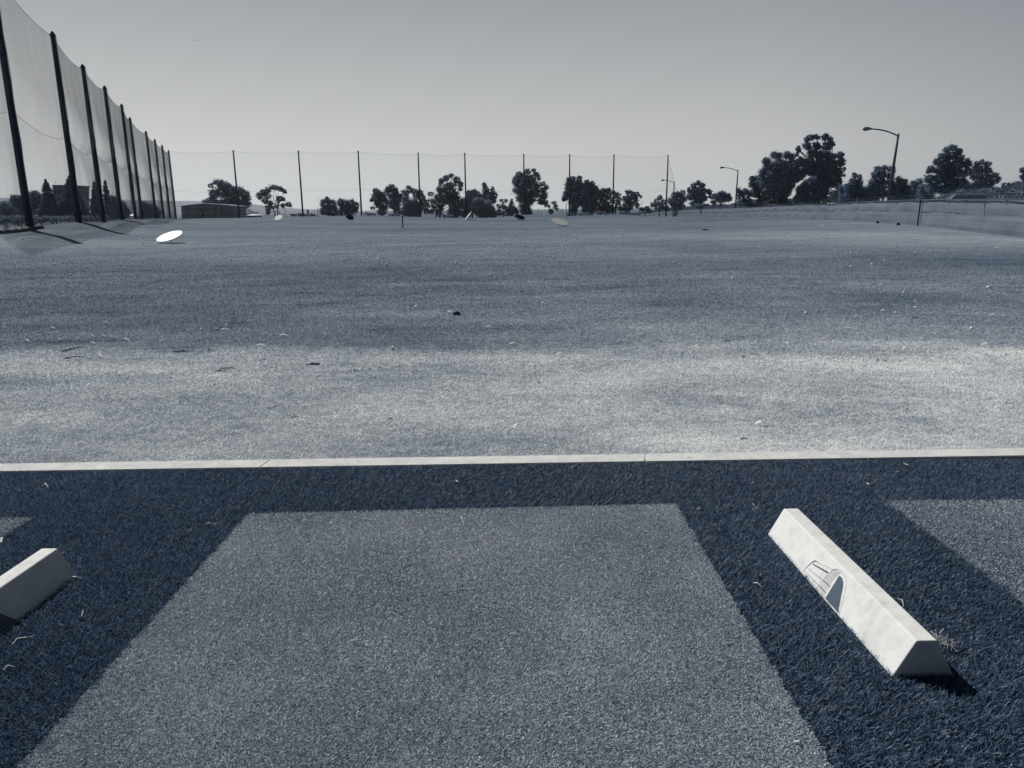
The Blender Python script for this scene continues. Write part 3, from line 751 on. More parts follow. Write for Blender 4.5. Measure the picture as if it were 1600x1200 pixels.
def conifer(label, Y, apex, base, hw, tone='d', sparse=1.0, group=None, tiers=17):
    TC[0] += 1; rng_ = np.random.default_rng(300 + TC[0]); s = Y / FPX
    b_ = at(base[0], base[1], Y); t_ = at(apex[0], apex[1], Y); Hh = t_.z - b_.z; R_ = hw * s
    lean = t_.x - b_.x
    e = empty('conifer', tuple(b_)); tag(e, label, 'tree', group)
    P = []; T_ = []; m_ = MB()
    m_.tube([(0, 0, -.8), (lean * .5, 0, Hh * .5), (lean, 0, Hh)], [Hh * .022, Hh * .014, .03], 7)
    for k in range(tiers):
        f = .10 + .9 * (k + rng_.uniform(-.3, .3)) / tiers; f = min(f, .985); rad = R_ * (1 - f) ** .85 * rng_.uniform(.75, 1.12)
        nb = rng_.integers(6, 10)
        for j in range(nb):
            if rng_.uniform() > sparse: continue
            a = 2 * math.pi * (j + rng_.uniform(-.3, .3)) / nb; rl = rad * rng_.uniform(.7, 1.15)
            n = int(50 + rl * 110); t = rng_.uniform(.08, 1, n) ** .8
            z = Hh * f + rl * (.10 * t - .34 * t * t) ; wd = .07 + .20 * rl * (1 - t * .7)
            x = lean * f + np.cos(a) * rl * t + rng_.normal(size=n) * wd * .7; y = np.sin(a) * rl * t + rng_.normal(size=n) * wd * .7
            P.append(np.stack([x, y, z + rng_.normal(size=n) * .10 - abs(rng_.normal(size=n)) * .12], 1)); T_.append(rng_.uniform(0, 1, n))
            m_.tube([(lean * f, 0, Hh * f), (lean * f + math.cos(a) * rl, math.sin(a) * rl, Hh * f - rl * .24)], [.05, .015], 4)
    P = np.concatenate(P); T_ = np.concatenate(T_); n = len(P)
    a = rng_.normal(size=(n, 3)); a[:, 2] *= .5; a /= np.linalg.norm(a, axis=1)[:, None]
    b = rng_.normal(size=(n, 3)); b /= np.linalg.norm(b, axis=1)[:, None]
    sz = .30 * rng_.uniform(.6, 1.4, n)[:, None] * (Y / 150) ** .5
    V = np.stack([P - a * sz * .5, P + b * sz * .22, P + a * sz * .5, P - b * sz * .22], 1).reshape(-1, 3)
    raw('crown', V, np.arange(4 * n).reshape(n, 4), LM[tone], e, attr=np.repeat(T_, 4))
    m_.build('trunk', M_bark, e)
G1 = 'trees behind the left net'; G2 = 'trees behind the back net'; G3 = 'trees beyond the right fence'
tree('low bushy tree at the very left edge, left of the first pole', 150, (10, 346), [(2, 325, 7, 9), (11, 326, 8, 11), (8, 336, 10, 8), (20, 332, 6, 6)], 'm', .9, group=G1)
tree('broad round tree just behind the first left pole', 155, (32, 346), [(30, 313, 9, 8), (24, 312, 6, 6), (38, 318, 9, 9), (28, 326, 10, 8), (40, 331, 9, 8), (22, 320, 5, 7)], 'm', 1.0, group=G1)
tree('leafy tree with open branches right of the first left pole', 158, (53, 346), [(48, 308, 8, 8), (58, 306, 7, 7), (63, 313, 6, 7), (54, 319, 10, 9), (62, 327, 6, 6), (48, 329, 6, 6)], 'm', .85, trunks=[(48, 322), (58, 322)], group=G1)
conifer('pointed conifer left of the flat-roofed block behind the left net', 150, (70.5, 279), (82, 345), 23, 'd', .95, G1)
conifer('widest conifer, standing behind the second left pole', 152, (110, 271), (113, 345), 31, 'd', 1.0, G1, 24)
conifer('slim conifer just left of the third left pole', 155, (146.5, 281), (150, 346), 11.5, 'd', .85, G1)
conifer('slim ragged conifer between the third and fourth left poles', 156, (164, 279), (167, 345), 13, 'd', .62, G1)
tree('round dark tree behind the fourth left pole', 165, (182, 345), [(176, 315, 8, 8), (180, 324, 11, 10), (190, 325, 8, 9), (196, 331, 6, 8), (172, 335, 9, 8), (186, 336, 12, 7)], 'm', 1.3, group=G1)
tree('low rounded tree behind the sixth and seventh left poles', 215, (233, 344), [(225, 321, 5, 6), (230, 326, 8, 9), (238, 328, 8, 8), (245, 333, 7, 7), (230, 336, 10, 6)], 'm', 1.3, group=G1)
for k, (px, w, hh) in enumerate([(6, 13, 7), (28, 12, 8), (64, 12, 6), (88, 13, 5), (108, 12, 5), (134, 12, 5), (158, 11, 5)]):
    tree('low pale scrub bush ' + ['at the left edge behind the net', 'just left of the first left pole foot', 'just right of the first left pole foot', 'below the conifer left of the flat-roofed block', 'left of the second left pole foot', 'between the second and third left poles', 'right of the third left pole foot'][k], 100 + 4 * k, (px, 351 - k * .8), [(px - w * .5, 344 - k * .5, w * .55, hh * .8), (px + w * .4, 343.5 - k * .5, w * .6, hh * .7)], 'l', 1.0, size=.2, group='scrub bushes behind the left net', name='bush')
tree('broad spreading tree rising behind the barn', 235, (372, 341), [(341, 286, 8, 5), (352, 291, 8, 6), (334, 303, 7, 7), (333, 312, 6, 5), (346, 300, 9, 8), (360, 298, 9, 8), (372, 298, 8, 6), (383, 304, 7, 6), (387, 314, 5, 7), (375, 310, 9, 7), (358, 311, 10, 7), (345, 316, 9, 4), (365, 319, 12, 5), (381, 321, 7, 5), (329, 290, 3.5, 3.5)], 'd', 1.1, trunks=[(365, 312), (378, 312)], group=G2)
tree('low pale-leaved tree behind the left end of the barn roof', 238, (323, 341), [(320, 315, 5, 3.5), (327, 313, 5, 3.5)], 'm', 1.0, group=G2)
tree('thin open tree with two trunks behind the octagonal white target', 225, (432.5, 339.5), [(405, 306, 4.5, 5), (411, 300, 4, 4), (418, 297, 4.5, 4), (428, 293, 6, 3.5), (437, 295, 5, 3.5), (445, 299, 3.5, 3), (417, 306, 5, 4.5), (415, 314, 4.5, 4), (423, 318, 4, 4), (419, 325, 4.5, 4), (420, 332, 3.5, 3), (436, 311, 4.5, 4), (443, 311, 3, 3), (451, 320, 4, 4), (442, 321, 3, 4), (433, 324, 2, 2)], 'd', 1.15, size=.42, trunks=[(423, 320), (436, 313)], group=G2, trunk_r=.17)
tree('left half of the low dark pair of trees, with a pointed top', 222, (512, 340), [(508, 319, 7, 7), (512, 313, 4, 5), (519, 320, 7, 7), (508, 330, 8, 6), (521, 331, 7, 7)], 'd', 1.3, group=G2)
tree('right half of the low dark pair of trees, lumpy topped', 223, (540, 340), [(532, 317, 5, 6), (539, 321, 7, 8), (548, 317, 5, 6), (556, 322, 5, 6), (550, 328, 8, 7), (536, 331, 8, 7)], 'd', 1.2, group=G2)
tree('leftmost tree of the middle clump, small tufts on its left side', 226, (597, 340), [(586, 299, 3.5, 5), (592, 301, 3, 5), (588, 309, 6, 7), (597, 307, 6, 7), (598, 318, 10, 8), (597, 329, 7, 7), (582, 325, 3.5, 2.5), (581, 313, 3, 2), (590, 318, 5, 6)], 'd', 1.3, group=G2)
tree('flat-topped tree, second of the middle clump', 227, (618, 340), [(605, 297, 3.5, 5), (612, 293, 5, 4), (618, 298, 4, 5), (613, 303, 8, 7), (622, 308, 6, 7), (616, 318, 9, 8), (620, 330, 6, 8)], 'd', 1.3, group=G2)
tree('gap-filled dark tree directly behind the fourth back pole', 232, (655, 340), [(638, 293, 4, 3), (633, 301, 6, 4), (645, 298, 5, 4), (655, 301, 5, 5), (659, 309, 5, 6), (650, 308, 5, 5), (662, 316, 5, 5), (656, 323, 7, 7), (666, 330, 4, 5), (652, 332, 6, 6), (632, 310, 7, 6)], 'd', 1.1, group=G2)
tree('paler rounded bushy tree right of the striped pole', 218, (641, 340), [(634, 313, 5, 5), (640, 320, 9, 8), (648, 322, 7, 9), (634, 330, 7, 7), (645, 333, 10, 6), (636, 322, 6, 7)], 'm', 1.4, group=G2)
tree('thin tree in the notch left of the tallest middle tree', 229, (681, 340), [(673, 303, 4, 3.5), (672, 313, 4, 3), (668, 322, 4.5, 5), (678, 320, 5, 7), (674, 330, 5, 4)], 'd', 1.0, group=G2)
tree('tallest tree of the middle clump with a domed crown', 228, (705, 341), [(705, 274.5, 4, 3), (697, 279, 5, 4), (689, 284, 4, 5), (713, 281, 5, 4.5), (719, 287, 4, 5), (704, 289, 9, 3.5), (719, 295, 3, 3.5), (690, 296, 7, 6), (702, 298, 9, 6), (686, 309, 6, 6), (712, 306, 6, 5), (698, 311, 10, 7), (688, 322, 5, 8), (714, 318, 9, 8), (710, 331, 10, 8), (686, 333, 4, 6)], 'd', 1.3, trunks=[(700, 305), (714, 310)], group=G2)
tree('round-headed dark tree just right of the fifth back pole', 229, (738, 341), [(733, 303, 5, 5), (741, 300, 5, 4), (747, 305, 4, 6), (737, 311, 9, 7), (726, 318, 6, 9), (734, 324, 8, 9), (728, 334, 8, 6)], 'd', 1.4, group=G2)
tree('tree with a spiky peak at the right of the middle clump', 228, (762, 341), [(757, 290, 3.5, 4), (759, 297, 5.5, 5), (769, 296, 3, 4), (772, 305, 5, 6), (761, 306, 8, 7), (769, 313, 6, 5), (752, 312, 5, 5)], 'd', 1.25, group=G2)
tree('pale willow-like bush in front of the spiky peaked tree', 220, (757, 341), [(746, 315, 7, 6), (744, 325, 8, 8), (758, 320, 8, 7), (765, 327, 8, 8), (755, 333, 10, 7), (770, 335, 6, 5)], 'm', 1.4, group=G2)
tree('small airy tree with sky showing through, left of the solitary tall tree', 226, (786, 340), [(787, 314, 6, 2.5), (779, 322, 3, 4), (786, 323, 5, 4), (793, 326, 4, 4), (780, 332, 5, 5), (790, 333, 6, 4)], 'd', .85, group=G2)
tree('small pointed tree beside the airy one, left of the solitary tall tree', 225, (800, 338), [(799, 314, 2, 3), (799, 319, 3.5, 4), (801, 327, 6, 6), (807, 331, 3.5, 5), (798, 334, 5, 3.5)], 'd', 1.3, group=G2)
tree('tall solitary tree with a ragged right side and narrow foot', 226, (821, 338), [(824, 268, 5, 3.5), (834, 266, 3.5, 3), (838, 272, 4, 4), (812, 274, 6, 5), (806, 283, 5, 7), (818, 281, 9, 8), (831, 281, 6, 7), (842, 278, 3, 4), (809, 296, 7, 7), (823, 296, 11, 9), (839, 290, 5, 5), (848, 287, 4, 3.5), (854, 292, 3, 4), (848, 297, 5, 3.5), (838, 302, 6, 6), (850, 305, 5, 6), (846, 314, 6, 6), (853, 318, 3, 5), (815, 310, 8, 7), (826, 312, 9, 8), (820, 324, 8, 8), (823, 332, 8, 5)], 'd', 1.25, trunks=[(818, 300), (830, 305), (836, 302)], group=G2, trunk_r=.2)
tree('tiny wind-bent tree alone right of the solitary tall tree', 215, (861, 337), [(866, 317, 3.5, 3), (868, 323, 4, 3), (861, 330, 4, 4), (871, 327, 2.5, 1.8), (858, 322, 2, 3)], 'm', 1.0, size=.35, group=G2)
tree('left tree of the dense dark clump, tufted top', 224, (900, 339), [(889, 282, 4, 4.5), (895, 279, 4, 3), (905, 279, 4, 4), (888, 291, 5, 6), (899, 290, 9, 8), (907, 291, 5, 7), (886, 304, 6, 6), (898, 303, 10, 8), (882, 311, 4, 3.5), (900, 316, 10, 8), (896, 328, 6, 6)], 'd', 1.6, group=G2)
tree('middle tree of the dense dark clump, sloping down to the right', 223, (924, 339), [(917, 285, 4, 4), (925, 287, 3.5, 3.5), (919, 294, 8, 7), (929, 296, 5, 6), (916, 305, 8, 8), (928, 307, 7, 8), (921, 318, 12, 9), (920, 328, 10, 6)], 'd', 1.7, group=G2)
tree('right tree of the dense dark clump, left of the eighth back pole', 224, (946, 338), [(944, 298, 5, 3.5), (951, 297, 3.5, 3), (938, 302, 5, 5), (943, 309, 7, 6), (951, 306, 4, 6), (942, 320, 9, 8), (951, 326, 6, 8), (937, 330, 6, 5)], 'd', 1.4, group=G2)
tree('airy tree right behind the eighth back pole', 225, (962, 337), [(958, 301, 4, 3), (965, 305, 5, 4), (967, 312, 3.5, 4), (958, 313, 5, 5), (966, 320, 4, 5), (958, 327, 5, 6), (970, 326, 4, 4)], 'd', 1.05, group=G2)
tree('round separate tree between the eighth and ninth back poles', 224, (984, 337), [(981, 300, 4, 3.5), (986, 303, 5, 4), (995, 304, 4, 4), (1001, 307, 2, 2.5), (979, 311, 6, 5), (989, 313, 7, 6), (996, 322, 3.5, 4), (981, 322, 8, 6), (975, 330, 6, 4)], 'd', 1.3, group=G2)
tree('very low dark bush left of the last back pole', 222, (1008, 336), [(1004, 327, 4, 3), (1011, 326, 4, 3.5), (1014, 330, 4, 3)], 'd', 1.3, group=G2)
tree('pale bushy tree directly left of the last back pole', 222, (1030, 334), [(1031, 309, 4, 3.5), (1026, 314, 4, 3.5), (1036, 316, 5, 4), (1020, 320, 4, 3.5), (1030, 323, 8, 5), (1040, 325, 6, 4)], 'm', 1.1, group=G2)
tree('rounded tree just right of the farthest street lamp', 218, (1062, 334), [(1054, 305, 5, 4), (1060, 304, 5, 4), (1067, 301, 3.5, 4), (1052, 314, 7, 6), (1066, 311, 7, 6), (1060, 322, 10, 5)], 'm', 1.3, group=G3)
tree('domed tree between the farthest and the mid-sized street lamps', 205, (1091, 330), [(1090, 286, 4, 3.5), (1084, 290, 4, 4), (1097, 290, 4, 4), (1078, 297, 4, 4), (1090, 298, 8, 5), (1100, 299, 4, 5), (1080, 307, 7, 5), (1093, 309, 9, 6), (1088, 318, 9, 5), (1107, 300, 4, 4), (1111, 307, 3.5, 4), (1103, 311, 3, 3)], 'd', 1.35, group=G3)
tree('low flat round tree left of the mid-sized street lamp', 200, (1125, 326), [(1119, 307, 5, 4.5), (1127, 303, 6, 4), (1136, 306, 5, 4), (1140, 311, 3, 4), (1128, 311, 9, 5), (1114, 316, 4, 3)], 'd', 1.5, group=G3)
tree('low dark bush at the foot of the domed tree behind the fence', 190, (1097, 330), [(1092, 322, 6, 3), (1101, 320, 5, 2.5)], 'd', 1.3, group=G3, name='bush')
tree('small leafy tree right of the mid-sized street lamp', 170, (1163, 324), [(1155, 298, 4, 4), (1163, 299, 5, 4), (1170, 303, 5, 5), (1158, 308, 6, 6), (1168, 313, 7, 4)], 'd', 1.1, group=G3)
tree('dark upright tree at the left foot of the twin giants', 172, (1185, 322), [(1176, 279, 4, 4), (1184, 278, 4, 4), (1176, 288, 5, 6), (1186, 290, 7, 8), (1182, 301, 8, 7), (1190, 310, 6, 5)], 'd', 1.4, group=G3)
tree('left one of the two giant trees, weeping down its left side', 170, (1222, 322), [(1197, 250, 5, 5), (1210, 241, 5, 4.5), (1218, 243, 4, 5), (1230, 241, 5, 5), (1237, 246, 4, 6), (1203, 257, 8, 7), (1219, 255, 9, 7), (1232, 258, 7, 7), (1229, 288, 7, 7), (1237, 289, 5, 5), (1235, 279, 7, 6), (1244, 280, 6, 4), (1225, 307, 6, 7), (1230, 300, 5, 6), (1241, 271, 7, 6), (1252, 274, 6, 4), (1193, 269, 6, 7), (1206, 271, 9, 8), (1222, 271, 10, 8), (1193, 284, 6, 8), (1205, 287, 8, 8), (1220, 286, 9, 8), (1200, 302, 7, 8), (1214, 302, 8, 7), (1224, 300, 5, 7), (1234, 272, 7, 7)], 'm', 1.25, drop=.25, trunks=[(1212, 280), (1228, 275)], group=G3)
tree('right and tallest one of the two giant trees', 168, (1285, 322), [(1247, 234, 3.5, 5), (1244, 242, 3, 3), (1260, 218, 4, 4), (1268, 215, 4, 4), (1276, 214, 5, 4), (1289, 214, 5, 4.5), (1297, 219, 4, 5), (1262, 228, 6, 5), (1276, 228, 6, 5), (1292, 228, 7, 6), (1302, 226, 3, 3), (1268, 240, 7, 6), (1284, 242, 8, 6), (1299, 244, 7, 5), (1312, 243, 5, 5), (1314, 254, 5, 6), (1250, 253, 7, 6), (1264, 256, 9, 8), (1281, 257, 9, 8), (1298, 258, 9, 8), (1244, 266, 6, 7), (1258, 268, 8, 6), (1275, 271, 9, 7), (1292, 273, 9, 7), (1308, 270, 7, 8), (1320, 264, 2, 3), (1319, 274, 2, 2), (1276, 284, 9, 6), (1295, 287, 9, 7), (1309, 285, 6, 8), (1311, 300, 6, 7)], 'd', 1.3, trunks=[(1270, 255), (1290, 250), (1300, 270)], group=G3, trunk_r=.35)
tree('dark rounded bush filling the space below the tallest giant tree', 164, (1272, 322), [(1265, 288, 6, 5), (1258, 298, 7, 7), (1251, 303, 6, 6), (1246, 311, 6, 6), (1258, 290, 6, 5), (1250, 295, 5, 5), (1264, 284, 6, 4), (1272, 281, 7, 5), (1272, 295, 8, 7), (1285, 300, 9, 8), (1255, 309, 9, 6), (1270, 310, 12, 6), (1292, 312, 7, 4)], 'd', 1.6, group=G3)
tree('pale thin bush right below the tallest giant tree', 160, (1302, 322), [(1300, 302, 4, 5), (1306, 308, 5, 5), (1298, 313, 9, 4), (1310, 315, 7, 3)], 'l', 1.0, size=.3, group=G3)
tree('spiky-topped tree between the giants and the large street lamp', 140, (1337, 318), [(1335, 274, 3.5, 4), (1343, 277, 3.5, 4), (1333, 283, 6, 5), (1342, 287, 6, 6), (1326, 293, 6, 6), (1338, 297, 9, 7), (1330, 306, 8, 6), (1346, 308, 6, 5)], 'd', 1.5, group=G3)
tree('feathery tree right behind the large street lamp', 138, (1380, 316), [(1372, 264, 5, 4), (1381, 262, 5, 3.5), (1392, 264, 6, 3.5), (1397, 268, 3, 2), (1368, 273, 6, 6), (1380, 273, 7, 6), (1391, 275, 5, 5), (1364, 285, 6, 7), (1376, 287, 8, 8), (1390, 288, 7, 7), (1364, 299, 7, 7), (1378, 302, 9, 7), (1393, 302, 8, 7)], 'd', 1.45, group=G3)
tree('low tree immediately right of the large street lamp', 136, (1413, 315), [(1405, 281, 5, 5), (1413, 285, 5, 5), (1405, 292, 6, 6), (1414, 298, 7, 7), (1404, 305, 7, 5)], 'd', 1.4, group=G3)
tree('low tree second to the right of the large street lamp', 134, (1434, 315), [(1428, 287, 5, 5), (1437, 284, 5, 5), (1430, 296, 8, 6), (1441, 295, 6, 6), (1434, 305, 10, 5)], 'm', 1.3, group=G3)
tree('largest tree at the far right, billowing rounded crown', 125, (1482, 312), [(1478, 234, 5, 4), (1487, 231, 6, 4), (1497, 236, 5, 4), (1472, 244, 6, 5), (1484, 243, 8, 6), (1499, 246, 7, 6), (1466, 253, 6, 5), (1480, 255, 8, 6), (1495, 258, 8, 7), (1510, 256, 6, 7), (1456, 264, 5, 5), (1450, 268, 3, 3), (1468, 266, 8, 6), (1484, 269, 8, 6), (1500, 271, 9, 6), (1514, 268, 5, 6), (1452, 279, 7, 6), (1467, 280, 9, 7), (1484, 283, 9, 7), (1502, 284, 9, 6), (1456, 293, 9, 7), (1474, 296, 10, 7), (1492, 294, 9, 6)], 'd', 1.35, trunks=[(1475, 265), (1492, 262)], group=G3, trunk_r=.3)
tree('paler tree on the right flank of the largest far-right tree', 122, (1533, 310), [(1527, 255, 4, 3.5), (1535, 253, 4, 3.5), (1543, 256, 5, 3.5), (1524, 263, 5, 5), (1535, 264, 7, 5), (1545, 267, 5, 5), (1553, 274, 5, 4), (1560, 279, 3.5, 3.5), (1526, 275, 7, 6), (1540, 277, 8, 6), (1553, 283, 6, 4), (1530, 287, 8, 6), (1545, 288, 7, 5)], 'm', 1.25, group=G3)
for k, (px, w, yt, Y) in enumerate([(1323, 11, 289, 142), (1351, 12, 291, 141), (1364, 10, 290, 140), (1402, 12, 288, 138), (1423, 13, 290, 136), (1448, 12, 288, 128), (1514, 14, 286, 128), (1538, 14, 290, 124), (1560, 9, 294, 124)]):
    tree(['dark bush between the tallest giant tree and the spiky-topped tree', 'dark bush right of the spiky-topped tree', 'dark bush left of the large street lamp post', 'dark bush right of the large street lamp post', 'dark bush between the two low trees right of the large lamp',
          'dark bush at the left foot of the largest far-right tree', 'dark bush at the right foot of the largest far-right tree', 'dark bush below the paler far-right tree', 'dark bush right of the tiny pale lamp'][k],
         Y, (px, 318), [(px - w * .4, yt + 7, w * .6, 7), (px + w * .4, yt + 6, w * .6, 6), (px, yt + 15, w * .95, 9), (px, yt + 23, w, 6)], 'd', 1.3, group='bushes beyond the right fence', name='bush')
tree('low distant treetops at the right edge above the slope', 150, (1580, 300), [(1570, 289, 5, 3), (1580, 288, 5, 3), (1590, 287, 5, 3.5), (1600, 287, 5, 4)], 'd', 1.4, group=G3)
tree('tree cut off by the right edge of the picture', 120, (1604, 296), [(1598, 266, 4, 4), (1603, 272, 6, 6), (1598, 276, 4, 3), (1606, 283, 6, 6), (1612, 270, 7, 7)], 'd', 1.4, group=G3)
for k, (px, w, py) in enumerate([(893, 7, 337), (912, 9, 336.5), (940, 8, 335), (975, 9, 335), (578, 8, 337), (470, 5, 338), (489, 5, 338.5), (700, 9, 340), (615, 8, 339)]):
    tree('low brushy undergrowth ' + ['at the left foot of the dense dark clump', 'below the middle of the dense dark clump', 'below the right tree of the dense dark clump', 'below the eighth back pole and the round separate tree', 'on the skyline left of the middle clump', 'left of the foot of the second back pole', 'right of the foot of the second back pole', 'below the tallest tree of the middle clump', 'below the flat-topped tree of the middle clump'][k], 212, (px, py + 2), [(px - w * .5, py - 2.2, w * .6, 2.6), (px + w * .5, py - 1.8, w * .6, 2.2)], 'm', 1.0, size=.35, group='undergrowth below the back net', name='bush')
conifer('tiny pointed cypress on the skyline right of the second back pole', 420, (481, 327), (481, 340), 3, 'm', 1, 'distant cypresses', 9)
conifer('tiny pointed cypress on the skyline left of the twin-trunked tree', 420, (402, 330), (402, 341), 2.2, 'm', 1, 'distant cypresses', 9)

# ------------------------------------------------------------------ buildings beyond
def px_box(name, x0, x1, y0, y1, Y, depth, mat, parent, org, front=0):
    a, b, c, d = at(x0, y1, Y), at(x1, y1, Y), at(x1, y0, Y), at(x0, y0, Y)
    V = [tuple(Vector((p.x, p.y - front, p.z)) - org) for p in (a, b, c, d)]
    V += [(x, y + depth, z) for x, y, z in V]
    return raw(name, V, [[0, 1, 2, 3], [7, 6, 5, 4], [0, 4, 5, 1], [1, 5, 6, 2], [2, 6, 7, 3], [3, 7, 4, 0]], mat, parent)
def barn_mat():
    m, T, b = new_mat('corrugated_sheet', .75, .2)
    g = T.nodes.new('ShaderNodeNewGeometry'); P = g.outputs['Position']
    n = noise(T, 1.5, P, 4, .6, (1, 1, .12)); n2 = noise(T, .35, P, 3, .6, (.3, .3, 4))
    r = ramp_node(T, [(.3, .30), (.7, .52)]); T.links.new(math_node(T, 'ADD', math_node(T, 'MULTIPLY', n, .65), math_node(T, 'MULTIPLY', n2, .35)), r.inputs[0])
    T.links.new(r.outputs[0], b.inputs['Base Color'])
    wv = T.nodes.new('ShaderNodeTexWave'); wv.inputs['Scale'].default_value = 2.2; T.links.new(P, wv.inputs['Vector'])
    bp = T.nodes.new('ShaderNodeBump'); bp.inputs['Strength'].default_value = .7; bp.inputs['Distance'].default_value = .06
    T.links.new(wv.outputs['Fac'], bp.inputs['Height']); T.links.new(bp.outputs[0], b.inputs['Normal'])
    return m
M_barn = barn_mat(); M_barnd = plain('dark_timber', .05, .2, 2)
YB = 208
bo = at(325, 342, YB); barn = empty('barn', tuple(bo)); tag(barn, 'long low grey barn of weathered sheets with a shallow gable, below the broad tree', 'barn')
pf = [at(284, 344, YB), at(367, 344, YB), at(366.5, 323.5, YB), at(345, 321, YB), at(316, 319.5, YB), at(283, 323, YB)]
V = [tuple(p - bo) for p in pf]; V += [(x, y + 9, z) for x, y, z in V]; n_ = 6
raw('wall', V, [list(range(6)), list(range(11, 5, -1))] + [[i, i + 6, (i + 1) % 6 + 6, (i + 1) % 6] for i in range(6)], M_barn, barn)
rt = [at(281.5, 322.6, YB - .5), at(316, 318.9, YB - .5), at(345, 320.4, YB - .5), at(367.8, 322.9, YB - .5)]
V = []; F_ = []
for p in rt:
    q = p - bo
    for dy, dz in ((0, 0), (10.2, 0), (10.2, .16), (0, .16)): V.append((q.x, q.y + dy, q.z + dz))
for i in range(3):
    for j in range(4): F_.append([i * 4 + j, (i + 1) * 4 + j, (i + 1) * 4 + (j + 1) % 4, i * 4 + (j + 1) % 4])
F_ += [[0, 1, 2, 3], [15, 14, 13, 12]]
raw('roof', V, F_, plain('roof_sheet', .10, .2, 1), barn)
for x0, x1 in ((293.5, 307), (307.4, 315.3), (317.6, 326), (326.4, 335), (336, 346)):
    px_box('door', x0, x1, 327.8, 342.5, YB, .12, M_barn, barn, bo, .14)
px_box('door_track', 293, 346.5, 326.6, 327.5, YB, .15, M_barnd, barn, bo, .18)
px_box('doorway', 315.6, 317.3, 327.9, 342.5, YB, .1, M_black, barn, bo, .05)
px_box('window', 317.4, 320, 336, 338, YB, .1, M_black, barn, bo, .2); px_box('window', 341, 344, 340, 342.3, YB, .1, M_black, barn, bo, .2)
for x in (292.7, 335.3, 346.8): px_box('post', x - .35, x + .35, 322, 342.5, YB, .12, M_barnd, barn, bo, .16)
def house(label, x0, x1, yb, ye, xr, yr, Y, wm, rm, name='house'):
    o = at((x0 + x1) / 2, yb, Y); e = empty(name, tuple(o)); tag(e, label, 'house', 'houses beyond the range')
    w0 = x0 + (x1 - x0) * .12; w1 = x1 - (x1 - x0) * .12
    px_box('wall', w0, w1, ye, yb + 1.5, Y, 7, wm, e, o)
    A = at(x0, ye, Y) - o; B = at(x1, ye, Y) - o; C = at(xr, yr, Y) - o
    V = [(A.x, -.5, A.z), (B.x, -.5, B.z), (B.x, 7.6, B.z), (A.x, 7.6, A.z), (C.x, 1.6, C.z), (C.x + .2, 5.4, C.z)]
    raw('roof', V, [[0, 1, 4], [1, 2, 5, 4], [2, 3, 5], [3, 0, 4, 5], [0, 3, 2, 1]], rm, e)
    n = 3
    for k in range(n):
        xx = w0 + (w1 - w0) * (k + .5) / n; px_box('window', xx - .5, xx + .5, ye + 1.2, ye + 2.8, Y, .1, M_black, e, o, .06)
M_wall = plain('stucco', .28, .1, 1); M_roofp = plain('pale_roof', .72, .05, 1, .5); M_roofd = plain('dark_roof', .10, .2, 1)
house('low house with a bright pale roof right of the barn', 374, 384.5, 341, 332, 379, 326.5, 262, M_wall, M_roofp)
house('small house with a dark gable roof in front of the bright-roofed one', 375, 392, 342, 334, 383, 328.5, 250, M_wall, M_roofd)
house('tiny house with a pale roof patch at the right of the dark gable', 385, 400, 342, 336.5, 392, 334.5, 246, M_wall, M_roofp)
house('pale-roofed house between the fifth and sixth left poles', 199, 214, 344.5, 337.5, 207, 333, 240, M_wall, M_roofp)
house('grey-roofed house right in front of the pale-roofed one, left net', 196, 213, 345.5, 341, 211, 338.4, 232, M_wall, M_roofd)
fb = at(97, 345, 205); fbl = empty('apartment_block', tuple(fb)); tag(fbl, 'dark grey flat-roofed block half hidden between two conifers behind the left net', 'building')
M_blk = plain('block_render', .24, .1, .5)
px_box('wall', 82, 107, 290, 346, 205, 10, M_blk, fbl, fb)
px_box('parapet', 81.4, 107.6, 289, 290.3, 205, 10.4, M_roofd, fbl, fb, .15)
for r_ in range(4):
    for c_ in range(3): px_box('window', 85 + c_ * 6.6, 88.4 + c_ * 6.6, 297 + r_ * 11, 303 + r_ * 11, 205, .1, M_roofd, fbl, fb, .06)
MB().tube([rel(86, 289, 206, fb), rel(86, 282, 206, fb)], .05, 5).build('antenna', M_cable, fbl)
# wire fence behind the left net
wf = at(60, 352, 84); wfe = empty('wire_fence', tuple(wf)); tag(wfe, 'low thin wire fence on the flat ground behind the first left poles', 'fence')
for k in range(26):
    px = -10 + k * 8; p = at(px, 353.5 - k * .28, 84 + k * .6) - wf
    MB().tube([p + Vector((0, 0, -.3)), p + Vector((0, 0, 1.25))], .022, 5).build('post', M_lamp, wfe)
for hgt in (.25, .6, .95, 1.2):
    MB().tube([(at(px, 353.5 - (px + 10) / 8 * .28, 84 + (px + 10) / 8 * .6) - wf) + Vector((0, 0, hgt)) for px in range(-10, 200, 15)], .012, 4).build('wire', M_lamp, wfe)
cn = at(9.5, 356.2, 80); ce = empty('marker_cone', tuple(cn)); tag(ce, 'small white marker cone at the left edge behind the first pole', 'cone')
MB().tube([(0, 0, -.05), (0, 0, .02)], [.26, .26], 10).build('foot', M_white, ce); MB().tube([(0, 0, .022), (0, 0, .55)], [.2, .05], 10).build('body', M_white, ce)
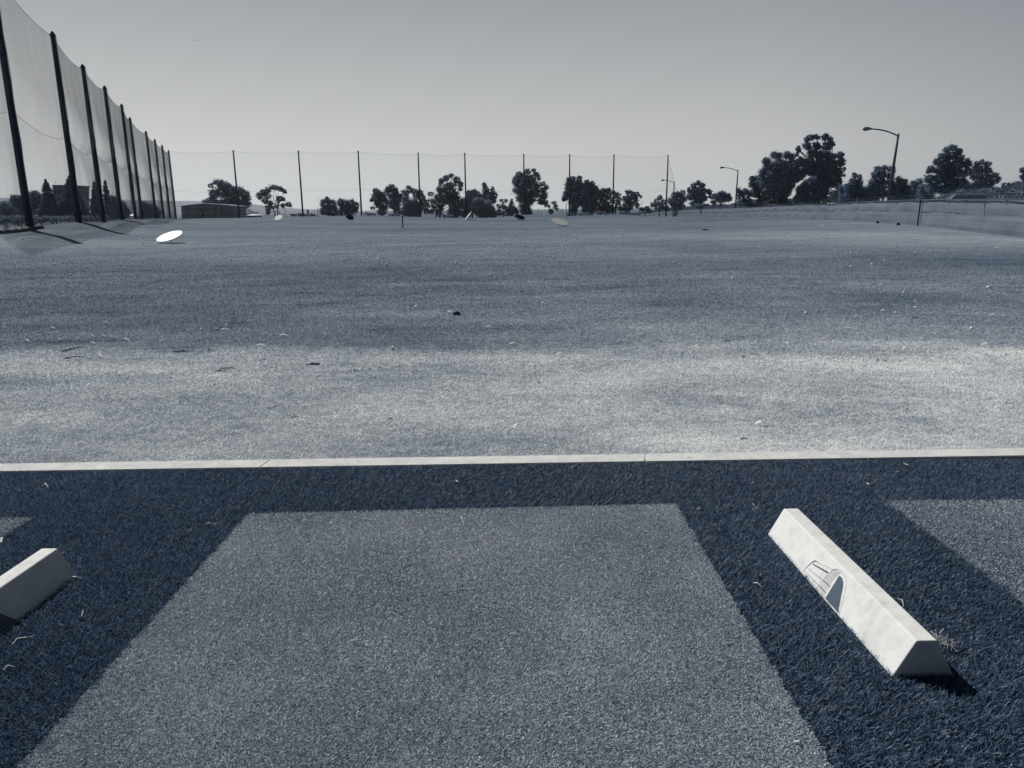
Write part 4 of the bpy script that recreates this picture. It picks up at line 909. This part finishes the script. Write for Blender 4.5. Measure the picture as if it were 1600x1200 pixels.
# goal frame, posts and parked vehicles on the skyline
gf = at(427, 339.5, 235); ge = empty('goal_frame', tuple(gf)); tag(ge, 'thin dark goal-like frame behind the twin-trunked tree', 'frame')
for px in (416.5, 437): MB().tube([rel(px, 341, 235, gf), rel(px, 331.2, 235, gf)], .10, 6).build('post', M_dark, ge)
MB().tube([rel(416, 331.2, 235, gf), rel(437.5, 331.2, 235, gf)], .10, 6).build('crossbar', M_dark, ge)
for px, y0, y1, lab in ((446, 325, 340, 'thin post right of the twin-trunked tree'), (496.5, 326, 340, 'thin post with a knob left of the low dark pair of trees'), (491.5, 329, 340, 'faint thin post left of the knobbed post'),
                        (845.5, 331.5, 338, 'short thin stake on the crest right of the solitary tall tree'), (875, 327, 337.5, 'left one of two faint masts on the open skyline'), (879, 327, 337.5, 'right one of two faint masts on the open skyline'),
                        (621.5, 330, 340, 'pale thin post left of the striped pole'), (841, 327, 336, 'thin pale stake behind the crest, right of the tall tree')):
    p = at(px, y1, 200); hh = (y1 - y0) * 200 / FPX
    e = empty('post', tuple(p)); tag(e, lab, 'post', 'thin posts on the skyline')
    MB().tube([(0, 0, -.5), (0, 0, hh)], .06, 6).build('shaft', M_post if 'pale' in lab or 'faint' in lab else M_dark, e)
    MB().tube([(0, 0, hh + .002), (0, 0, hh + .14)], [.10, .04], 6).build('tip', M_dark, e)
def van(px, py, Y, L_, label):
    p = at(px, py, Y); e = empty('parked_van', tuple(p)); tag(e, label, 'van', 'white vehicles on the skyline')
    prof = [(-.5, .3), (.5, .3), (.5, .62), (.38, .7), (.26, 1.15), (-.5, 1.2)]
    V = [(x * L_, -.85, z) for x, z in prof] + [(x * L_, .85, z) for x, z in prof]; n = 6
    raw('body', V, [list(range(n))[::-1][::-1], list(range(2 * n - 1, n - 1, -1))] + [[i, i + n, (i + 1) % n + n, (i + 1) % n] for i in range(n)], M_white, e)
    V = [(-.4 * L_, -.855, .75), (.22 * L_, -.855, .75), (.2 * L_, -.855, 1.05), (-.4 * L_, -.855, 1.08)]
    raw('window', V, [[0, 1, 2, 3]], M_black, e)
    for sx_ in (-.32, .32): MB().tube([(sx_ * L_, -.9, .3), (sx_ * L_, -.7, .3)], .3, 10).build('wheel', M_black, e)
van(461, 340.5, 214, 1.9 * 1.0, 'low white vehicle left of the second back pole'); van(478, 340.5, 216, 1.6, 'low white vehicle right of the second back pole')

# ------------------------------------------------------------------ far hills
def hills(name, pts, Y, v, amp=4):
    fx = np.arange(pts[0][0], pts[-1][0] + 1, 6.0); fy = np.interp(fx, [p[0] for p in pts], [p[1] for p in pts]); V = []; F_ = []
    for i, (px, py) in enumerate(zip(fx, fy)):
        c = at(px, py, Y); hz = c.z + 3
        for j in range(9):
            t = j / 8; yy = Y - 900 * (1 - t)
            V.append((c.x * yy / Y, yy, -3 + hz * (t ** 1.1) + amp * (math.sin(px * .11 + j) + math.sin(px * .23 + j * 2.2)) * .5 * t * (1 - t) * 4))
        V.append((c.x, Y + 900, -3))
    for i in range(len(fx) - 1):
        for j in range(9):
            q = i * 10 + j; F_.append([q, q + 10, q + 11, q + 1])
    o = raw(name, V, F_, plain(name + '_scrub', v, .25, .004, .95, .05), None, True); tag(o, kind='structure')
hills('hills', [(-400, 312), (-100, 307), (0, 309), (18, 309.5), (60, 313), (90, 313.5), (130, 310), (160, 312), (195, 313), (230, 312.5), (275, 314), (300, 314), (345, 316), (395, 319), (420, 322), (450, 325), (480, 327), (520, 328.5), (560, 331), (600, 333), (660, 336)], 4200, .10)
hills('far_hills', [(-300, 306), (380, 318), (460, 326), (560, 329.5), (640, 328), (720, 330), (900, 328), (1100, 326), (1700, 318)], 6500, .12, 8)

# ------------------------------------------------------------------ targets
def disc(px, py, Y, w, hpx, tiltdir, label, mat, faceup=.6, rx=None, spin=0, octo=False, roll=0.0):
    """round target board leaning on a prop; w = diameter in metres"""
    g_ = ground(px, py); 
    e = empty('target_disc', tuple(g_)); tag(e, label, 'target', 'round target boards on the range')
    bm = bmesh.new(); bmesh.ops.create_cone(bm, cap_ends=True, segments=8 if octo else 40, radius1=w / 2, radius2=w / 2, depth=.05)
    me = bpy.data.meshes.new('board'); bm.to_mesh(me); bm.free(); me.materials.append(mat)
    o = bpy.data.objects.new('board', me); col.objects.link(o); o.parent = e
    n = Vector(tiltdir).normalized(); o.rotation_mode = 'QUATERNION'; o.rotation_quaternion = n.to_track_quat('Z', 'Y')
    zc = w / 2 * math.sqrt(max(0, 1 - n.z * n.z)) + .06; o.location = (0, 0, zc)
    b2 = n * -.03
    MB().tube([(b2.x, b2.y, zc + b2.z), (b2.x - n.x * .25, b2.y - n.y * .25, -.1)], .018, 6).build('prop', M_lamp, e)
    return e, o, zc, n
disc(266, 379.5, 0, 1.35, 0, (-.16, -.36, .92), 'brightest and nearest white round target board, left of centre on the grass', M_white)
e, o, zc, n = disc(435.5, 345, 0, 1.35, 0, (-.12, -.6, .79), 'small white octagonal target board below the twin-trunked tree', M_white, octo=True)
disc(547, 344, 0, 1.1, 0, (.1, .6, .7), 'dark target board seen from its shaded back, below the low dark pair of trees', M_black)  # shade of the board's back is put into its black colour
disc(732, 343.5, 0, 1.35, 0, (-.75, -.1, .65), 'thin white target board seen nearly edge-on, right of the fifth back pole', M_white)
disc(812, 343.5, 0, 1.5, 0, (.22, .35, .9), 'dark round target board tilted below the solitary tall tree', plain('faded_dark_board', .05, .2, 3))
disc(874.5, 353.5, 0, 1.45, 0, (.24, -.36, .90), 'large pale grey round target board right of centre', plain('faded_board', .55, .06, 3))
# striped pole
p = ground(629.5, 356.5); e = empty('striped_pole', tuple(p)); tag(e, 'thin black and white striped yardage pole standing on the grass', 'pole')
sH = (356.5 - 331) * p.y / FPX; nb = 7
for k in range(nb):
    MB().tube([(0, 0, sH * k / nb + .001), (0, 0, sH * (k + 1) / nb - .001)], .055, 10).build('band', M_black if k % 2 == 0 else M_grey, e)
# thin pole by the grey target
p = ground(884.5, 342.5); e = empty('flag_pole', tuple(p)); tag(e, 'thin pale pole just right of the large grey target board', 'pole')
MB().tube([(0, 0, 0), (0, 0, 22 * p.y / FPX)], .05, 6).build('shaft', M_grey, e); MB().tube([(0, 0, 22 * p.y / FPX + .002), (0, 0, 22 * p.y / FPX + .1)], [.07, .03], 6).build('tip', M_grey, e)

# ------------------------------------------------------------------ golf balls
M_ball = plain('ball_cover', .90, .03, 20, .35, .5)
bm = bmesh.new(); bmesh.ops.create_icosphere(bm, subdivisions=3, radius=.0215); bme = bpy.data.meshes.new('golf_ball'); bm.to_mesh(bme); bm.free()
bme.materials.append(M_ball); bme.polygons.foreach_set('use_smooth', [True] * len(bme.polygons))
bm = bmesh.new(); bmesh.ops.create_icosphere(bm, subdivisions=2, radius=.030); bme2 = bpy.data.meshes.new('golf_ball'); bm.to_mesh(bme2); bm.free()
bme2.materials.append(M_ball); bme2.polygons.foreach_set('use_smooth', [True] * len(bme2.polygons))
def ball(p, me, label, r=.0215):
    o = bpy.data.objects.new('golf_ball', me); col.objects.link(o); o.location = (p.x, p.y, p.z + r * .95)
    tag(o, label, 'golf ball', 'golf balls lying on the range')
for px, py, lab in ((1518, 515.5, 'nearest golf ball on the right, just short of the darker grass'), (1399, 491, 'golf ball on the right beside a small dark clod'), (1412, 458.5, 'farther golf ball on the right, above the one beside the clod'),
                    (614.5, 546, 'golf ball left of centre at the edge of the dry strip')):
    ball(ground(px, py), bme, lab)
cnt = 0
R_ = np.random.default_rng(77)
while cnt < 292:
    px = R_.uniform(-20, 1620) if R_.uniform() < .6 else R_.normal(700, 190); py = 347 + 95 * R_.beta(1.1, 2.9)
    if px > 1100 and py < 352: continue
    if px > 950 and R_.uniform() < .5: continue
    if px < 150 and py < 372: continue
    p = ground(px, py)
    if p.y > 120: continue
    ball(p, bme2, 'small white golf ball scattered on the grass of the range', .03); cnt += 1

# ------------------------------------------------------------------ litter: dry leaves, twigs, clods
def strip(pts, w, mat, name, label, cat, group=None, th=.0015, loc=None, up=.03):
    """thin curled leaf or twig along pts (local x,y), with real thickness"""
    e = Vector(loc); V = []; F_ = []; n = len(pts)
    for k, (x, y) in enumerate(pts):
        a = Vector(pts[max(k - 1, 0)]); b = Vector(pts[min(k + 1, n - 1)]); d = (b - a).normalized(); q = Vector((-d.y, d.x))
        ww = w * (.35 + .65 * math.sin(math.pi * (k + .5) / n)); zz = up * (.5 + .4 * math.sin(k * 1.7))
        for s_, t in ((1, 0), (-1, 0), (-1, th), (1, th)): V.append((x + q.x * ww * s_ / 2, y + q.y * ww * s_ / 2, zz + t + .15 * ww * (s_ > 0)))
    for k in range(n - 1):
        for j in range(4): F_.append([4 * k + j, 4 * k + (j + 1) % 4, 4 * k + 4 + (j + 1) % 4, 4 * k + 4 + j])
    F_ += [[3, 2, 1, 0], [4 * n - 4, 4 * n - 3, 4 * n - 2, 4 * n - 1]]
    o = raw(name, V, F_, mat); o.location = e; tag(o, label, cat, group); return o
def tee_pt(px, py):
    d = ray(px, py); t = -EYE / (d.z + S * d.y); return Vector((0, 0, EYE)) + d * t
def litter(trace, w, label, mat=None, name='dry_leaf', cat='leaf', group='pieces of dry litter on the turf', on=tee_pt, up=.024):
    P = [on(*q) for q in trace]; c = P[0]
    strip([(p.x - c.x, p.y - c.y) for p in P], w, mat or M_straw, name, label, cat, group, loc=c, up=up)
litter([(1176, 915), (1183, 918), (1191, 921)], .007, 'straight pale straw lying left of the sunny block', name='straw', cat='straw')
litter([(1175, 790), (1177, 794), (1182, 796), (1184, 801)], .004, 'curled pale leaf left of the far end of the sunny block')
litter([(1088, 799), (1091, 801), (1094, 796)], .005, 'small pale leaf at the top right corner of the middle mat')
litter([(1411, 727), (1418, 731), (1428, 731)], .006, 'curled pale leaf on the turf near the kerb at right')
litter([(1067, 722), (1078, 719), (1086, 722), (1090, 719)], .007, 'curled pale leaf lying against the kerb')
litter([(719, 811), (722, 815), (724, 820)], .005, 'short pale leaf on the far part of the middle mat')
litter([(712, 753), (716, 758)], .006, 'short pale leaf on the turf between mat and kerb')
litter([(1239, 1164), (1248, 1168), (1256, 1172), (1264, 1178)], .006, 'pale straw at the lower right corner of the middle mat', name='straw', cat='straw')
litter([(321, 822), (328, 823), (336, 822), (343, 817)], .004, 'long curved pale straw on the turf left of the middle mat', name='straw', cat='straw')
litter([(102, 919), (104, 915), (107, 911)], .010, 'bright pale chip beside the block at the left', name='wood_chip', cat='chip')
litter([(2, 851), (4, 846)], .012, 'bright pale chip at the left edge, above the block', name='wood_chip', cat='chip')
litter([(96, 869), (100, 870)], .007, 'tiny pale chip at the far end of the left block', name='wood_chip', cat='chip')
litter([(66, 762), (71, 760), (76, 764)], .006, 'pale curled leaf near the kerb at left')
litter([(1384, 712), (1391, 710), (1397, 708)], .010, 'dark twig lying across the kerb at right', M_twig, 'twig', 'twig', on=lambda a, b: tee_pt(a, b) + Vector((0, 0, .0)), up=.018)
litter([(1353, 757), (1357, 762)], .006, 'short pale leaf on the turf at right, below the kerb')
litter([(110, 905), (120, 908), (129, 906)], .005, 'thin pale leaf on the turf right of the left block')
litter([(20, 1012), (28, 1006), (40, 1000), (52, 996)], .004, 'long thin straw on the turf below the left block', name='straw', cat='straw')
litter([(5, 1052), (14, 1048), (24, 1046)], .004, 'thin straw near the left edge, low in the picture', name='straw', cat='straw')
litter([(128, 968), (131, 962), (134, 958)], .004, 'thin upright-lying straw on the turf left of the middle mat', name='straw', cat='straw')
# tangled root tuft by the near end of the sunny block
tp = tee_pt(1474, 1012); te = MB(); rg = np.random.default_rng(5)
for k in range(26):
    a = rg.uniform(0, 6.28); r0 = rg.uniform(.01, .055); b = a + rg.uniform(-1.2, 1.2)
    te.tube([(0, 0, .012), (math.cos(a) * r0 * .5, math.sin(a) * r0 * .5 * 1.3, .02 + rg.uniform(0, .03)), (math.cos(b) * r0, math.sin(b) * r0 * 1.3, .018 + rg.uniform(0, .03))], [.0011, .001, .0006], 4)
o = te.build('root_tuft', M_straw); o.location = tp; tag(o, 'tangled tuft of dry pale roots beside the near end of the sunny block', 'roots')
litter([(1466, 995), (1473, 991), (1478, 990)], .003, 'single pale straw sticking out by the sunny block', name='straw', cat='straw')
litter([(1402, 940), (1408, 944), (1412, 950)], .004, 'pale frayed leaf on the right side of the sunny block')
litter([(1398, 708 + 32), (1404, 742)], .004, 'tiny pale leaf between the kerb and the right-hand mat')
chips = [(149, 539), (165, 528), (146, 528), (190, 533), (148, 559), (160, 560), (107, 558), (162, 506), (316, 532), (345, 518), (360, 510), (340, 517), (392, 529), (400, 543), (78, 515), (46, 536),
         (773, 552), (776, 545), (795, 541), (780, 573), (717, 521), (595, 473), (647, 481), (759, 513), (810, 537), (1066, 507), (1190, 512), (1228, 540), (1010, 525), (1250, 520), (1260, 491),
         (1428, 473), (1428, 483), (1376, 488), (1541, 451), (1546, 450), (1574, 496), (1533, 542), (1584, 542), (1410, 549), (1372, 447), (540, 566), (274, 571), (1342, 497), (1544, 495), (812, 671), (1180, 667),
         (96, 534), (222, 520), (437, 527), (870, 557), (966, 545), (1085, 545), (330, 492), (700, 490), (845, 476)]
for k, (px, py) in enumerate(chips):
    p = ground(px, py); a = random.uniform(-.6, .6) + (math.pi if random.random() < .5 else 0); l_ = random.uniform(.05, .13); bnd = random.uniform(-.5, .5)
    pts = [(0, 0), (math.cos(a) * l_ * .5, math.sin(a) * l_ * .5), (math.cos(a) * l_ * .5 + math.cos(a + bnd) * l_ * .5, math.sin(a) * l_ * .5 + math.sin(a + bnd) * l_ * .5)]
    strip(pts, random.uniform(.016, .024), M_chip, 'wood_chip', 'pale sliver of dry leaf or bark lying on the short grass', 'chip', 'pale slivers scattered on the range', th=.004, loc=(p.x, p.y, p.z), up=.045)
darks = [(1415, 642, .03), (605, 657, .06), (1157, 688, .07), (1370, 565, .10), (655, 511 + 60, .05), (1570, 556, .12), (1540, 556, .09), (888, 562, .04), (975, 566, .04), (455, 655, .10), (840, 600, .05), (198, 594, .04), (265, 592, .05), (1030, 535, .05)]
for k, (px, py, l_) in enumerate(darks):
    p = ground(px, py); a = random.uniform(-.7, .7); l_ *= .7
    pts = [(0, 0), (math.cos(a) * l_ * .5, math.sin(a) * l_ * .5 + .01), (math.cos(a) * l_, math.sin(a) * l_)]
    strip(pts, .009, M_twig, 'twig', 'short dark twig lying on the pale dry strip', 'twig', 'dark twigs on the dry strip', th=.004, loc=(p.x, p.y, p.z), up=.016)
def stick(a, b, r, label):
    A, B = ground(*a), ground(*b); mb_ = MB(); d = B - A
    mb_.tube([(0, 0, .02), tuple(d * .5 + Vector((0, 0, .03))), tuple(d + Vector((0, 0, .02)))], [r, r * .9, r * .4], 6)
    o = mb_.build('stick', M_twig); o.location = A; tag(o, label, 'stick')
stick((97, 552), (133, 544), .008, 'long dark stick lying at left on the edge of the dry strip, upper of two')
stick((101, 563), (131, 560), .007, 'dark stick lying at left on the dry strip, lower of two')
def clod(px, py, r, label, flat=.55, sx_=1.3, seed=1, n=3):
    p = ground(px, py); bm = bmesh.new(); rg = np.random.default_rng(seed)
    bmesh.ops.create_icosphere(bm, subdivisions=n, radius=r)
    for v in bm.verts:
        q = np.array(v.co) * 1.0; k = 1 + .45 * (vnoise(np.array(q[0] * 1 + 50), np.array(q[1] + q[2] * 1.7 + 50), r * .55, seed) - .5) + rg.uniform(-.10, .10)
        v.co = (q[0] * k * sx_, q[1] * k, q[2] * k * flat)
    me = bpy.data.meshes.new('clod'); bm.to_mesh(me); bm.free(); me.materials.append(M_clod)
    o = bpy.data.objects.new('clod', me); col.objects.link(o); o.location = (p.x, p.y, p.z + r * flat * .3); tag(o, label, 'clod of earth')
M_clod = plain('dark_soil', .018, .4, 40, .95, .05, 1, bscale=120)
clod(714, 492, .065, 'largest dark clod of turf lying alone near the centre of the range', .6, 1.0, 1)
clod(1430, 498, .03, 'small dark clod right of the golf ball', .5, 1.5, 2); clod(1443, 498.5, .02, 'tiny dark clod beside the small one at right', .4, 1.6, 12)
clod(1136, 534, .035, 'flat dark clod right of centre at the edge of the dry strip', .35, 1.6, 3)
clod(342, 580, .05, 'left part of the flat dark scrape of soil on the dry strip', .14, 1.5, 4); clod(355, 576, .05, 'right part of the flat dark scrape of soil on the dry strip', .14, 1.4, 5)
clod(282, 550, .06, 'flat dark patch of soil at left on the edge of the dry strip', .16, 1.5, 6)
clod(1102, 360, .13, 'dark lump on the far grass, left of the fence bend', .5, 1.5, 7)
clod(1403, 352, .16, 'dark bundle at the foot of the right fence', .9, .8, 8); clod(1371, 349, .16, 'small dark bundle at the foot of the right fence, left of the other', .9, .7, 9)
clod(1477, 356.5, .12, 'pair of dark lumps at the foot of the right fence, right of the strap post', .6, 1.8, 10)
clod(490, 570, .05, 'low crumbled heap on the dry strip left of centre', .25, 1.6, 11)

rg = np.random.default_rng(31); k = 1000
cxs = rg.uniform(-9, 9, 60); cys = np.where(rg.uniform(0, 1, 60) < .75, rg.normal(8.3, .45, 60), rg.uniform(5.5, 13, 60)); w_ = rg.integers(0, 60, k)
px_ = cxs[w_] + rg.normal(0, .6, k); py_ = cys[w_] + rg.normal(0, .3, k); ok = py_ > 4.95; px_, py_ = px_[ok], py_[ok]; k = len(px_)
rad = rg.uniform(.003, .008, k) * (1 + .8 * (rg.uniform(0, 1, k) < .07)); zz = Tz(px_, py_) + rad * .4 + .004
base = np.array([(1, 0, 0), (-1, 0, 0), (0, 1, 0), (0, -1, 0), (0, 0, .8), (0, 0, -.8)], float); fc = np.array([(0, 2, 4), (2, 1, 4), (1, 3, 4), (3, 0, 4), (2, 0, 5), (1, 2, 5), (3, 1, 5), (0, 3, 5)])
V = (base[None] * rg.uniform(.6, 1.5, (k, 6, 1)) * rad[:, None, None] + np.stack([px_, py_, zz], 1)[:, None, :]).reshape(-1, 3)
F_ = (fc[None] + (np.arange(k) * 6)[:, None, None]).reshape(-1, 3)
tag(raw('soil_crumbs', V, F_, M_clod), 'dark crumbs of soil scattered along the edge of the dry strip', kind='stuff')

# ------------------------------------------------------------------ birds
def bird(px, py, Y, span, label):
    p = at(px, py, Y); e = empty('bird', tuple(p)); tag(e, label, 'bird', 'birds in the sky')
    MB().tube([(0, -span * .25, 0), (0, -span * .1, 0), (0, span * .1, 0), (0, span * .28, 0)], [span * .02, span * .07, span * .06, span * .01], 8).build('body', M_black, e, True)
    for s_ in (1, -1):
        V = [(0, -.05 * span, .02 * span), (s_ * .25 * span, -.1 * span, .16 * span), (s_ * .5 * span, .02 * span, .05 * span), (s_ * .25 * span, .1 * span, .13 * span), (0, .12 * span, .01 * span)]
        V += [(x, y, z + .02 * span) for x, y, z in V]
        raw('wing', V, [[0, 1, 2, 3, 4], [9, 8, 7, 6, 5]] + [[i, i + 5, (i + 1) % 5 + 5, (i + 1) % 5] for i in range(5)], M_black, e)
bird(308, 63.5, 60, .26, 'small dark bird flying high at the left of the sky'); bird(1117, 122, 90, .22, 'tiny dark bird flying right of centre in the sky')

# ------------------------------------------------------------------ haze
hz = MB().box((0, 3500, 150), (16000, 9000, 312)).build('haze', None); tag(hz, kind='stuff')
hz.location = (0, 0, 0)
mh = bpy.data.materials.new('haze_air'); mh.use_nodes = True; T = mh.node_tree; T.nodes.clear()
ou = T.nodes.new('ShaderNodeOutputMaterial'); pv = T.nodes.new('ShaderNodeVolumePrincipled'); T.links.new(pv.outputs[0], ou.inputs['Volume'])
pv.inputs['Color'].default_value = (.86, .90, .95, 1); pv.inputs['Density'].default_value = 1.0e-4; pv.inputs['Anisotropy'].default_value = .3
hz.data.materials.append(mh)
